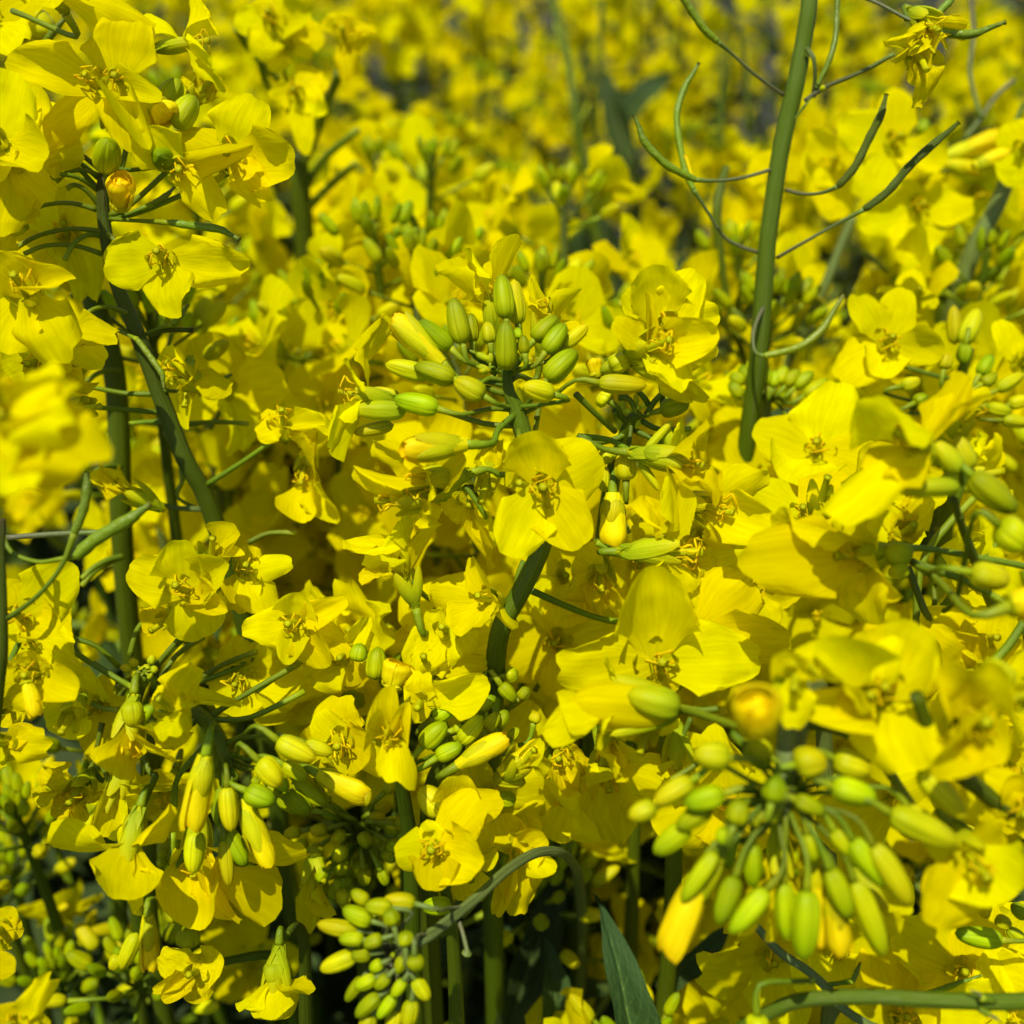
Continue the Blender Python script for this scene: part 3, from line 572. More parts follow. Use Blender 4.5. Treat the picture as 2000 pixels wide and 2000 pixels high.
# G: big flower E1 on the right
g1 = Pl('big half-turned flower showing its green calyx, right side under a fan of buds', 6,
        [(1550, 900, .131), (1590, 1020, .135), (1650, 1180, .14), (1740, 1420, .147), (1800, 1560, .152), (1850, 1800, .16)], [.0005, .0005, .0006, .0007, .0009, .0012])
g1.F(1380, 620, .127, (-.8, .35, .5), [(1130, 270, 4, 420, 'cup', 0), (1615, 210, 0, 190, 'flat'), (880, 800, 5, 330, 'refl'), (1760, 320, -1, 130, 'fold'), (1100, 740, 2, 420, 'flat')], node=(1590, 1000, .134), spread=.22, size=.0115)
g1.F(1570, 500, .134, (.2, .6, .4), [(1740, 310, 1, 120, 'fold'), (1560, 600, 1, 160, 'flat'), (1680, 470, 0, 130, 'fold')], nst=4)
g1.B(1590, 830, 1230, 830, 110, .126, var=5, m='sepal'); g1.B(1600, 750, 1440, 600, 120, .127, var=5, m='sepal'); g1.B(1650, 740, 1560, 560, 110, .131, var=5, m='budy')
g1.F(1640, 780, .140, (.9, .2, .4), [(1860, 620, 1, 250, 'wavy'), (1880, 830, 1, 180, 'wavy'), (1750, 560, 0, 200, 'wavy')], nst=0)
g1.B(1640, 760, 1870, 980, 150, .126, var=2, node=(1580, 820, .13)); g1.B(1790, 1040, 1950, 1140, 190, .122, var=4, node=(1500, 1500, .14))
g1.B(1640, 1290, 1850, 1340, 150, .124, var=3, m='budy', node=(1330, 1240, .137)); g1.O(1850, 1470, 2000, 1440, 210, .12, cover=.2, node=(1330, 1235, .137))

# H: cup flower E2
h = Pl('deep cupped flower at right lying over on its side, stalks crossing behind it', 6,
       [(1990, 1270, .142), (2100, 1290, .144), (2250, 1400, .15), (2400, 1700, .158)], [.0006, .0009, .001, .0012], base=(.45, .06, 0))
h.F(1090, 1190, .137, (-1, -.05, .45), [(480, 1240, 6, 400, 'flat', 0), (640, 900, 2, 250, 'cup'), (1180, 950, 0, 280, 'roll'), (960, 960, -2, 280, 'flat'), (1220, 1430, 5, 250, 'roll'), (1000, 1540, 1, 350, 'flat')], node=(1990, 1270, .142), size=.0125, spread=.2, sag=Vector((0, 0, .0004)))
h.B(1320, 1220, 1180, 1160, 150, .137, var=4, m='sepal'); h.B(1310, 1270, 1200, 1300, 90, .136, var=3, m='sepal')
h.F(1280, 1080, .146, (0, .3, 1), [(1440, 890, 1, 180, 'wavy'), (1190, 920, 1, 150, 'wilt'), (1340, 870, 0, 120, 'wilt!'), (1330, 1140, 2, 170, 'cup!'), (1200, 1000, 0, 200, 'cup!')], nst=0)
h.F(840, 900, .147, (0, .5, .5), [(930, 960, 0, 120, 'fold'), (760, 880, 0, 100, 'wavy'), (900, 1000, 0, 200, 'flat')], nst=0)
tube_part('pedicel', [h.p(1305, 1260, .150), h.p(1380, 1460, .15), h.p(1430, 1600, .151), h.p(1400, 1800, .155)], [.0005, .0005, .0006, .0007], 'ped', h.root, 7)
tube_part('pedicel', [h.p(1330, 1235, .141), h.p(1600, 1330, .14), h.p(1820, 1450, .139)], [.0005, .0005, .0005], 'ped', h.root, 7)
h.F(1700, 1640, .150, (.1, .1, 1), [(1410, 1500, 1, 200, 'flat'), (1640, 1760, 3, 210, 'refl'), (1740, 1680, 0, 100, 'flat'), (1560, 1640, 2, 200, 'cup')], nst=0, node=(1430, 1560, .151))
for q in (((1930, 1560, .146), (1850, 1680, .146), (1760, 1780, .146)), ((1640, 1640, .158), (1760, 1550, .158), (1830, 1500, .156)), ((1800, 1580, .152), (1780, 1660, .152), (1760, 1730, .152)), ((1740, 1420, .155), (1790, 1500, .155), (1930, 1760, .155)), ((1350, 1600, .17), (1400, 1200, .17), (1700, 850, .172)), ((1480, 1500, .168), (1640, 1300, .166), (1800, 1120, .164))):
    tube_part('pedicel', [h.p(*k) for k in q], [.0006, .0006, .0006], 'ped', h.root, 7)

# I: large flower lower right of centre
i1 = Pl('wide open flower right of the middle stem, tall upright petal above two broad ones', 5,
        [(1720, 1850, .154), (1760, 2000, .157), (1800, 2200, .162), (1830, 2500, .17)], [.0008, .0010, .0012, .0014])
i1.F(1740, 1770, .146, (.05, .1, 1), [(1740, 1240, 3, 400, 'cup', .05), (1250, 1810, 3, 330, 'wavy', 0), (2310, 1770, 2, 350, 'flat', 0), (1800, 1960, 0, 200, 'flat')], node=(1730, 1900, .154), size=.0135)
i1.F(1960, 1620, .153, (.3, 0, 1), [(2300, 1420, 2, 380, 'refl', 0), (2440, 1640, 1, 260, 'cup'), (1900, 1350, 0, 300, 'flat')], nst=0)
i1.z = 8
i1.F(1600, 220, .138, (-1, .05, .1), [(1130, 255, 1, 260, 'wavy', .2), (1250, 60, 0, 300, 'cup', .3), (1380, 400, 1, 300, 'wavy', -.4), (1450, -10, -3, 260, 'flat')], node=(2075, 232, .139), size=.0125, spread=.12, label='half open flower lying on its side')
i1.B(1850, 225, 1290, 195, 270, .1365, m='petal', var=3); i1.B(1870, 215, 1500, 70, 130, .137, m='sepal', var=5); i1.B(1870, 260, 1500, 370, 90, .1355, m='sepal', var=5); i1.B(1880, 225, 1590, 170, 170, .1335, m='sepal', var=5)
i1.F(1700, 330, .141, (-.3, -.6, .6), [(1870, 330, 1, 160, 'flat'), (1560, 380, 1, 150, 'fold'), (1500, 330, 2, 250, 'flat')], nst=0)
i1.F(1480, 370, .145, (-.2, -1, .3), [(1660, 560, 0, 210, 'flat'), (1520, 640, 2, 220, 'flat'), (1420, 460, 1, 120, 'fold'), (1540, 560, 0, 240, 'flat')], node=(1750, 180, .150))
for q in (((1930, 280, .146), (1880, 400, .146), (1860, 470, .146)), ((2080, 420, .143), (1960, 530, .143), (1820, 620, .143))):
    tube_part('pedicel', [i1.p(*k) for k in q], [.0004, .0004, .0005], 'ped', i1.root, 7)
i1.F(1860, 480, .146, (0, -1, .3), [(1780, 610, 1, 130, 'flat'), (1930, 660, 1, 130, 'flat'), (1860, 640, 0, 100, 'flat')], nst=0)

# J: drooping blurry bud cluster, nearest right
j = Pl('drooping cluster of plump green buds, out of focus and large at lower right', 9,
       [(620, 790, .121), (640, 640, .122), (670, 450, .123), (690, 330, .126), (720, 220, .129), (780, 130, .133), (830, 120, .140), (850, 260, .147), (860, 600, .152), (880, 1200, .160), (900, 1600, .166)],
       [.0008, .0012, .0016, .0018, .0018, .0011, .001, .001, .0012, .0013, .0014], m='stemg')
jd = .119
for (x0, y0, x1, y1, wd, dd, m, v) in (
    (350, 500, 150, 470, 165, 0, 'budy', 4), (560, 500, 420, 400, 140, 3, 'budy', 4), (690, 540, 860, 490, 180, -1, 'budy', 4), (900, 500, 1100, 560, 170, 2, 'budy', 4),
    (570, 740, 600, 590, 130, -3, 'bud', 3), (890, 650, 1130, 710, 150, -1, 'bud', 1), (320, 690, 100, 740, 135, 0, 'bud', 2), (370, 860, 410, 720, 130, -2, 'bud', 3), (690, 720, 860, 780, 105, 0, 'bud', 2), (150, 620, -60, 740, 130, 2, 'budy', 1), (-50, 760, -200, 810, 120, 2, 'budy', 1),
    (250, 750, 60, 880, 120, 2, 'bud', 1), (130, 860, -60, 1010, 130, 3, 'bud', 1), (330, 880, 290, 960, 90, 0, 'bud', 2), (280, 1000, 80, 1270, 110, 2, 'bud', 0), (380, 900, 330, 1100, 70, 3, 'bud', 5), (380, 1130, 280, 1390, 120, 0, 'bud', 1), (550, 1200, 360, 1450, 130, 0, 'bud', 1), (470, 950, 460, 1200, 110, 2, 'bud', 1), (300, 1050, 170, 1300, 90, 3, 'bud', 0),
    (640, 1160, 640, 1480, 120, 2, 'bud', 1), (760, 1200, 760, 1590, 160, -1, 'bud', 1), (880, 1090, 1000, 1350, 130, 0, 'bud', 1), (1010, 1150, 1190, 1560, 140, 1, 'bud', 0), (1000, 930, 1190, 1200, 150, 0, 'bud', 1), (1110, 960, 1330, 1280, 150, -1, 'budy', 1), (760, 900, 800, 1060, 100, 1, 'bud', 3), (1200, 790, 1580, 960, 160, -2, 'budy', 0), (1370, 560, 1600, 820, 150, 1, 'budy', 0), (1300, 760, 1480, 900, 100, 2, 'budy', 5), (900, 880, 1010, 1030, 110, 1, 'bud', 2), (430, 440, 560, 560, 110, 3, 'bud', 3), (500, 830, 470, 860, 50, 0, 'bud', 4), (610, 780, 570, 850, 40, 0, 'sepal', 4), (560, 800, 520, 840, 40, 0, 'sepal', 4)):
    j.B(x0, y0, x1, y1, wd * .96, jd + dd / 1000, m=m, var=v, node=(640 + (x0 - 620) * .08, 700 + (y0 - 780) * .1, .122), pr=.00036, sag=Vector((0, 0, .0012)))
j.O(900, 1180, 950, 1560, 160, .121, cover=.6, node=(650, 780, .122)); j.O(800, 1000, 830, 1500, 110, .123, cover=.5); j.O(200, 1120, 20, 1560, 230, .123, cover=.3, node=(600, 800, .122))
j.O(480, 320, 480, 200, 290, .116, dz=10, cover=.3, node=(40, 236, .139), sag=Vector((0, 0, .0001)), label='opening bud with orange mouth, seen end on')
j.F(620, 1050, .128, (0, -1, .4), [(430, 1470, 1, 100, 'flat'), (620, 1510, 1, 190, 'flat'), (540, 1280, 0, 120, 'fold')], nst=0)
j.F(1090, 1250, .130, (.3, -1, .4), [(1220, 1480, 1, 200, 'wavy'), (1330, 1330, 0, 130, 'fold'), (1130, 1330, 0, 180, 'cup'), (1000, 1560, 0, 200, 'flat')], nst=0)
tube_part('pedicel', [j.p(755, 315, .126), j.p(900, 340, .126), j.p(1050, 410, .127), j.p(1180, 540, .127), j.p(1330, 760, .126)], [.0007, .0006, .0006, .0006, .0006], 'ped', j.root, 7)

# K: blurred big flowers at right
k1 = Pl('large out of focus bloom right of centre low, widest and brightest petals of the picture', 6,
        [(1350, 1950, .116), (1500, 2300, .12), (1750, 2500, .126), (2300, 2900, .13)], [.0007, .0008, .001, .0011], base=(.42, .02, 0))
k1.F(1190, 1950, .121, (-.3, .3, .8), [(780, 1760, 5, 330, 'wavy', -.7), (1470, 1650, 2, 400, 'cup', .3), (1360, 2310, 6, 480, 'wavy', .1), (720, 1990, 3, 250, 'roll', .4), (1080, 1620, -3, 330, 'cup')], node=(1400, 2150, .120), size=.0115)
k1.F(1100, 1960, .119, (-.3, .2, 1), [(830, 1680, 3, 230, 'roll', -.5), (1250, 1640, 0, 240, 'fold', .3), (950, 2080, 2, 240, 'wavy')], nst=0)
k1.F(1650, 2080, .115, (-.1, .1, 1), [(1500, 1800, 2, 250, 'roll'), (1780, 1760, 2, 300, 'cup'), (1480, 2380, 5, 330, 'roll', .3), (1800, 2330, 3, 300, 'roll', -.3), (1640, 2400, 0, 300, 'flat')], node=(1500, 2350, .12), size=.0125)
k1.B(1840, 1780, 1700, 1950, 200, .116, var=3, m='budy'); k1.F(700, 1850, .118, (-.3, -.2, 1), [(610, 1700, 1, 210, 'cup'), (700, 2130, 2, 200, 'flat'), (860, 1640, -1, 150, 'flat')], nst=0)
k1.F(1950, 1950, .122, (-.6, 0, .6), [(1780, 1920, 1, 150, 'fold'), (1960, 1700, 0, 200, 'flat')], nst=0)

# L: bottom right large petals
l1 = Pl('soft bloom at the right edge low down with two broad petals hanging left of it', 9,
        [(1950, 1000, .124), (2050, 1400, .128), (2200, 1700, .134)], [.0008, .0009, .001], base=(.42, .03, 0))
l1.F(1640, 1010, .121, (0, -.3, 1), [(1500, 1430, 2, 400, 'flat', 0), (1860, 1260, 3, 420, 'cup', 0), (1400, 950, 1, 200, 'fold'), (1860, 930, 0, 350, 'flat')], node=(1960, 1050, .124), size=.012)
l1.F(1960, 760, .126, (-.5, 0, .8), [(1740, 700, 2, 230, 'refl'), (1900, 560, 1, 200, 'cup'), (1850, 860, 0, 300, 'flat'), (2050, 950, 0, 300, 'flat')], nst=5)
l1.F(1750, 560, .132, (0, 0, 1), [(1640, 680, 0, 200, 'wilt!'), (1860, 520, 0, 160, 'wilt!'), (1900, 430, 0, 150, 'wavy!'), (1690, 860, -1, 240, 'wavy')], nst=5)
l1.B(1820, 1480, 1560, 1455, 115, .145, var=1, m='bud', node=(2000, 1490, .145), sag=Vector((0, 0, .0001)))
l1.B(1780, 1370, 1860, 1400, 80, .15, var=3, m='budy'); l1.B(1950, 1350, 1860, 1300, 80, .148, var=2); l1.B(1930, 1480, 1840, 1420, 70, .15, var=3, m='bud'); l1.O(1720, 1340, 1720, 1260, 90, .15, dz=3, cover=.2)

# M: arched stem along the bottom right edge
m1 = Pl('thick smooth arching green stem lying along the bottom right edge with one dangling bud', 9,
        [(1990, 1795, .128), (1932, 1808, .128), (1750, 1812, .128), (1400, 1800, .129), (1150, 1785, .130), (900, 1788, .131), (700, 1810, .132), (560, 1870, .133), (430, 1940, .134), (300, 2040, .136)],
        [.0010, .0010, .0010, .00095, .0009, .0009, .00088, .00082, .0008, .0008], m='stem')
m1.B(495, 1880, 490, 1980, 120, .126, var=3, m='budy', node=(800, 1700, .130), sag=Vector((0, 0, .002)))
m1.D([(1700, 1790, .126), (1690, 1770, .126), (1640, 1745, .126)], .0003, m='pedg', via=[(1770, 1810, .127)]); m1.D([(1740, 1880, .127), (1780, 1900, .127), (1800, 1915, .127)], .0003, m='pedg', via=[(1690, 1850, .127)])
# N: thin crossing stalk
n1 = Pl('thin pale green stalk crossing behind the arching stem at bottom right', 9,
        [(420, 1320, .150), (600, 1530, .150), (760, 1640, .149), (880, 1750, .148), (960, 1850, .147), (1100, 1940, .146), (1250, 2010, .147)], [.0005, .0006, .0006, .00065, .0006, .0006, .0007], m='stemg')
n1.D([(1010, 1700, .146), (1030, 1650, .146), (1050, 1600, .146)], .0006, via=[(880, 1720, .148), (950, 1710, .147)], m='pod'); n1.D([(1440, 1760, .15), (1560, 1720, .15), (1700, 1670, .15)], .0007, via=[(1250, 1790, .15), (1350, 1790, .15)])
n1.A(920, 1540, .158, (0, .2, 1), size=.008); n1.A(1600, 1650, .155, (-.3, .4, 1), size=.011); n1.A(1330, 1650, .170, (.2, 0, 1), size=.009); n1.A(1800, 1640, .16, (0, .3, 1), size=.011)
n1.A(1250, 1900, .155, (0, .5, 1), size=.011); n1.A(1850, 1950, .150, (.2, .6, 1), size=.011)

# O: blue green lance leaf
o1 = Pl('plant with dark blue green lance shaped leaf upright at the bottom edge', 8,
        [(1760, 2100, .168), (1780, 2300, .172), (1800, 2600, .18)], [.0012, .0015, .0018])
o1.L(1690, 2350, .178, 1590, 1380, .172, .0066, (.3, .1, 1), 1)
o1.L(1200, 2100, .2, 1260, 1560, .195, .008, (.5, .2, 1), 3); o1.L(1750, 1750, .20, 2150, 1450, .196, .006, (0, -.2, 1), 0); o1.L(900, 2050, .21, 1300, 1200, .20, .008, (.3, .6, 1), 1)

# P: green bud cluster, sharp
p1 = Pl('sharp bright green bud cluster at bottom centre nodding on a grey arched stalk', 8,
        [(330, 1530, .136), (380, 1500, .137), (440, 1495, .1375), (540, 1440, .139), (680, 1330, .142), (800, 1230, .145), (930, 1110, .149), (1060, 1025, .153), (1150, 1000, .156), (1230, 1010, .160), (1290, 1060, .172), (1320, 1130, .186), (1340, 1300, .20)],
        [.0005, .0006, .0008, .00075, .0007, .0007, .0007, .0007, .0007, .0007, .0008, .0009, .0010], m='stemg')
for (x0, y0, x1, y1, wd, dd, v, m) in (
    (448, 1285, 275, 1250, 95, 0, 1, 'budy'), (325, 1310, 175, 1285, 95, -1, 1, 'bud'), (195, 1275, 95, 1225, 75, 2, 2, 'bud'), (215, 1380, 50, 1325, 100, 0, 1, 'bud'), (330, 1400, 300, 1310, 90, -3, 3, 'bud'),
    (140, 1430, -85, 1405, 90, 1, 1, 'budy'), (170, 1480, 35, 1460, 80, -1, 2, 'bud'), (272, 1470, 165, 1500, 80, -1, 2, 'bud'), (330, 1480, 295, 1465, 45, 0, 3, 'bud'), (390, 1510, 385, 1430, 95, -3, 4, 'bud'),
    (208, 1550, 100, 1565, 80, 0, 1, 'bud'), (130, 1560, -70, 1635, 100, 1, 0, 'budy'), (270, 1600, 195, 1640, 65, 0, 2, 'bud'), (385, 1570, 335, 1655, 65, -1, 2, 'bud'), (440, 1560, 448, 1650, 105, -3, 4, 'bud'),
    (235, 1680, 115, 1740, 75, 0, 1, 'bud'), (300, 1670, 232, 1750, 70, -1, 2, 'bud'), (385, 1690, 330, 1790, 70, -1, 2, 'bud'), (440, 1685, 515, 1800, 82, -1, 1, 'budy'), (255, 1775, 118, 1885, 85, 0, 1, 'bud'),
    (335, 1775, 250, 1905, 75, 0, 1, 'bud'), (425, 1800, 410, 1960, 95, 0, 1, 'budy'), (165, 1680, 65, 1810, 70, 3, 1, 'bud'), (215, 1880, 150, 2000, 90, 1, 1, 'budy'), (345, 1850, 310, 1990, 90, 2, 1, 'budy'), (640, 1290, 480, 1300, 100, 18, 1, 'bud')):
    nd = {0: (720, 1300, .143), 4: (530, 1460, .139)}.get((448, 325, 195, 215, 330).index(x0) if x0 in (448, 330) and y0 < 1405 else -1, (345 + (x0 - 330) * .25, 1530 + (y0 - 1530) * .2, .137))
    p1.B(x0, y0, x1, y1, wd, .134 + dd / 1000, m=m, var=v, node=nd if dd < 10 else None, pr=.0003, ped='pedg', sag=Vector((0, 0, -.0004)))
p1.O(290, 1400, 260, 1350, 50, .136, cover=.2)
tube_part('pedicel', [p1.p(680, 1380, .142), p1.p(700, 1440, .141), p1.p(722, 1530, .140), p1.p(722, 1550, .140)], [.0003, .00028, .0003, .0007], 'pedg', p1.root, 7)
p1.B(280, 1370, 200, 1340, 60, .137, m='bud'); p1.B(330, 1545, 310, 1590, 30, .136, m='sepal'); 

# Q: drooping head at lower left
q1 = Pl('nodding rapeseed head at lower left, long yellow opening buds hanging before spread flowers', 7,
        [(1230, 560, .148), (1200, 430, .149), (1150, 350, .150), (1080, 270, .152), (1000, 230, .156), (900, 250, .164), (830, 330, .172), (800, 600, .18), (800, 1200, .19)], [.0007, .0009, .0011, .001, .001, .001, .0011, .0013, .0015], m='stem')
q1.O(1110, 480, 1030, 895, 165, .142, cover=.5, node=(1150, 310, .150), sag=Vector((0, 0, .0003))); q1.B(1225, 645, 1240, 890, 108, .144, var=1, m='budy', node=(1200, 430, .149)); q1.O(1300, 715, 1450, 1080, 140, .146, cover=.75, node=(1230, 560, .148))
q1.B(1060, 890, 1035, 1115, 115, .147, var=1, m='budy'); q1.B(1210, 930, 1230, 1190, 80, .149, var=5, m='budy', node=(1200, 430, .149)); q1.B(1210, 880, 1330, 1070, 110, .150, var=2, m='bud', node=(1210, 480, .149))
q1.B(1320, 670, 1475, 750, 130, .143, var=2, node=(1250, 560, .148), m='bud'); q1.B(1390, 510, 1530, 630, 130, .142, var=2, m='budy', node=(1225, 500, .149), sag=Vector((0, 0, .001))); q1.B(1490, 400, 1690, 520, 125, .142, var=2, m='budy', node=(1220, 420, .149), sag=Vector((0, 0, .0012)))
q1.B(1640, 420, 1795, 465, 85, .146, var=1, m='budy', node=(1225, 410, .149), sag=Vector((0, 0, .001))); q1.B(1520, 530, 1660, 600, 85, .148, var=1, node=(1230, 470, .149)); q1.B(1460, 590, 1560, 660, 80, .148, var=2, node=(1240, 530, .149))
q1.B(1580, 600, 1750, 760, 110, .153, var=1, node=(1240, 500, .150)); q1.B(1540, 680, 1670, 790, 110, .152, var=2); q1.B(1430, 660, 1500, 700, 60, .148, var=4); q1.B(1500, 700, 1620, 790, 90, .155, var=2); q1.B(1370, 640, 1390, 600, 50, .146, var=4)
q1.B(1190, 650, 1170, 870, 60, .150, var=5)
q1.F(700, 960, .148, (-.2, -1, .3), [(290, 1110, 2, 290, 'refl', -.2), (610, 1285, 5, 330, 'refl', 0), (715, 1350, 2, 190, 'flat', .5), (930, 770, 1, 200, 'fold'), (880, 1230, 1, 150, 'flat')], node=(840, 590, .154), spread=.12, size=.012)
q1.B(735, 790, 710, 1000, 130, .150, var=1, m='budy'); q1.B(770, 1300, 730, 1340, 40, .15, m='budy')
q1.F(1060, 950, .156, (0, -1, .4), [(930, 1100, 0, 160, 'flat'), (1050, 1390, 1, 330, 'cup'), (1160, 1200, 3, 180, 'wavy'), (1520, 1240, 2, 400, 'refl', 0), (1190, 1490, 2, 230, 'curl'), (1270, 1390, 1, 110, 'fold')], size=.012, node=(1200, 430, .150))
q1.F(700, 330, .150, (0, -1, .4), [(620, 580, 1, 200, 'fold'), (740, 600, 3, 300, 'cup'), (1010, 400, 1, 230, 'wavy'), (640, 310, 2, 150, 'wavy'), (930, 560, 2, 270, 'flat')], node=(790, 80, .158), size=.011)
q1.B(710, 190, 720, 330, 120, .149, var=3, m='budy')
q1.F(930, 240, .146, (-.2, .5, .8), [(1020, 5, 1, 240, 'wavy'), (880, 360, 4, 200, 'wavy'), (1240, 150, 2, 130, 'wilt'), (1040, 330, 1, 150, 'wilt'), (840, 110, 0, 130, 'wilt')], node=(1080, 280, .152), nst=0)
q1.F(640, 640, .158, (-.3, -.9, .4), [(480, 870, 1, 180, 'cup'), (600, 950, 0, 190, 'flat'), (930, 680, 0, 250, 'flat'), (770, 760, 0, 160, 'flat'), (650, 600, 0, 100, 'wilt')], nst=0, node=(840, 590, .158))
q1.F(430, 660, .160, (0, -.3, 1), [(170, 720, 0, 120, 'wilt!'), (270, 830, 1, 140, 'wilt!'), (560, 720, 0, 180, 'wilt!'), (440, 860, 0, 60, 'wilt!'), (200, 560, 0, 140, 'wavy!')], nst=3, pm='old', node=(560, 620, .165))
for q in (((840, 590, .156), (800, 690, .154), (760, 780, .151)), ((1120, 420, .153), (960, 600, .156), (940, 760, .157)), ((1130, 275, .152), (1300, 170, .156), (1610, -10, .16)), ((1130, 290, .152), (1350, 280, .155), (1640, 140, .158)), ((500, -10, .16), (650, 80, .16), (720, 120, .158)), ((780, 70, .157), (730, 130, .155), (710, 190, .152)), ((490, 200, .17), (560, 230, .17), (640, 240, .168)), ((550, 310, .17), (520, 450, .17), (470, 630, .17)), ((530, 470, .17), (560, 560, .17), (590, 620, .17)), ((1000, 1000, .155), (940, 1100, .156), (930, 900, .156))):
    tube_part('pedicel', [q1.p(*k) for k in q], [.0005, .0004, .0005], 'ped', q1.root, 7)

# R: heads in the left middle
r1 = Pl('head left of centre with a cup shaped flower before the thick stem foot', 4,
        [(820, 1830, .166), (760, 1900, .168), (700, 2100, .172), (680, 2400, .178), (690, 2700, .186)], [.0006, .0009, .0011, .0013, .0015])
r1.F(1010, 1390, .158, (-.1, .25, 1), [(970, 1100, 2, 270, 'cup', 0), (690, 1290, 3, 260, 'flat'), (1270, 1260, 3, 240, 'cup'), (1200, 1500, 4, 180, 'roll'), (1100, 1630, 1, 330, 'refl', 0)], node=(840, 1800, .166), size=.0115)
r1.F(1140, 1210, .160, (.2, .6, .6), [(1310, 1080, 1, 180, 'cup'), (1320, 1200, 2, 130, 'fold'), (1240, 1240, 0, 160, 'cup')], nst=0)
r1.F(1330, 1290, .162, (.2, .3, .9), [(1530, 1250, 2, 130, 'refl'), (1370, 1150, 0, 150, 'flat'), (1440, 1470, 3, 210, 'refl'), (1330, 1480, 1, 140, 'fold'), (1240, 1500, 0, 200, 'flat')], node=(1100, 1330, .165), nst=3)
r1.F(1600, 1570, .160, (-.1, .1, 1), [(1310, 1580, 3, 200, 'wavy'), (1640, 1390, 2, 220, 'cup'), (1870, 1440, 2, 160, 'fold'), (1540, 1790, 3, 180, 'fold'), (1760, 1790, 2, 200, 'roll'), (1890, 1720, 0, 190, 'flat')], node=(1070, 1880, .168), size=.0115)
r1.F(930, 1530, .166, (-.5, -.4, .6), [(760, 1480, 0, 200, 'cup!'), (940, 1650, 0, 180, 'wilt!'), (850, 1420, 0, 220, 'flat')], nst=0, pm='old')
for (x0, y0) in ((650, 1800), (700, 1830), (740, 1870), (800, 1790), (830, 1740), (850, 1810), (700, 1760), (760, 1800), (820, 1860)):
    r1.B(780 + (x0 - 780) * .5, 1830 + (y0 - 1830) * .5, x0, y0, 45, .164, m='budy' if x0 < 760 else 'sepal', node=(800, 1850, .166), pr=.0002)
r1.F(1300, 1850, .168, (0, -.2, 1), [(1180, 1700, 0, 330, 'flat'), (1700, 1760, 0, 330, 'cup'), (1200, 2050, 0, 300, 'flat'), (1600, 1980, 0, 400, 'flat'), (1850, 1900, 0, 300, 'flat')], nst=5)
for q in (((1110, 1340, .163), (1170, 1260, .162), (1200, 1200, .161)), ((820, 1820, .166), (1000, 1640, .168), (1130, 1560, .17)), ((1070, 1870, .168), (1200, 1790, .167), (1380, 1720, .165)), ((1380, 1930, .16), (1500, 1850, .162), (1640, 1760, .163)), ((700, 1740, .17), (740, 1600, .17), (800, 1540, .17)), ((370, 1640, .165), (520, 1690, .166), (640, 1800, .168)), ((340, 1680, .165), (520, 1800, .166), (720, 1920, .166)), ((850, 1900, .168), (950, 1740, .17), (1100, 1640, .172)), ((1340, 1130, .18), (1450, 1080, .18), (1600, 1080, .18))):
    tube_part('pedicel', [r1.p(*k) for k in q], [.0005, .0004, .0005], 'ped', r1.root, 7)

s1 = Pl('low head at the left edge under a curved pod, with a shrivelled orange petal', 4,
        [(60, 1800, .150), (20, 1950, .153), (-60, 2150, .158), (-200, 2400, .165)], [.0007, .0008, .0009, .001], base=(-.4, .06, 0))
s1.F(110, 1530, .150, (.3, .2, 1), [(400, 1290, 2, 300, 'flat', 0), (-60, 1380, 2, 230, 'flat'), (340, 1620, 1, 220, 'cup'), (40, 1640, 2, 200, 'flat')], node=(40, 1800, .152), size=.012)
s1.F(200, 1840, .147, (0, .1, 1), [(450, 1960, 3, 230, 'cup'), (-40, 1960, 2, 260, 'wavy'), (180, 1700, 1, 200, 'cup!'), (230, 2030, 0, 260, 'flat')], node=(60, 1850, .151), nst=6, pm='petal')
s1.z = 7; s1.O(140, 80, 190, 275, 110, .143, cover=.1)
s1.F(390, 260, .150, (0, -.5, 1), [(390, 400, 1, 200, 'flat'), (330, 200, 0, 150, 'flat'), (470, 250, 0, 130, 'flat')], nst=0)
s1.F(30, 420, .148, (0, .2, 1), [(235, 420, 2, 180, 'wavy'), (190, 350, 0, 130, 'fold'), (-100, 480, 2, 200, 'wavy'), (100, 500, 0, 160, 'wavy')], nst=0)
s1.F(60, 200, .155, (0, 0, 1), [(80, 330, 0, 200, 'cup!'), (-60, 300, 0, 200, 'flat')], nst=0)

# T: left edge pods
t1 = Pl('slim stem at the far left edge carrying one bright curved pod with a clipped tip', 4,
        [(10, 1000, .138), (5, 1150, .138), (15, 1400, .139), (20, 1700, .141), (0, 1900, .144)], [.0005, .0005, .0005, .00055, .0006], m='stemd', base=(-.42, .08, 0))
t1.D([(405, 1205, .139), (520, 1110, .139), (690, 1010, .139), (810, 925, .139)], .00145, via=[(5, 1060, .142), (60, 1180, .141), (200, 1235, .140), (320, 1220, .139)])
t1.D([(400, 1080, .138), (450, 950, .138), (470, 830, .138), (465, 750, .138)], .0010, via=[(40, 1540, .139), (200, 1420, .138), (330, 1260, .138)])
tube_part('pedicel', [t1.p(30, 1105, .150), t1.p(220, 1090, .150), t1.p(400, 1080, .150), t1.p(560, 1075, .150)], [.0004, .0004, .0004, .0004], 'pedg', t1.root, 7)

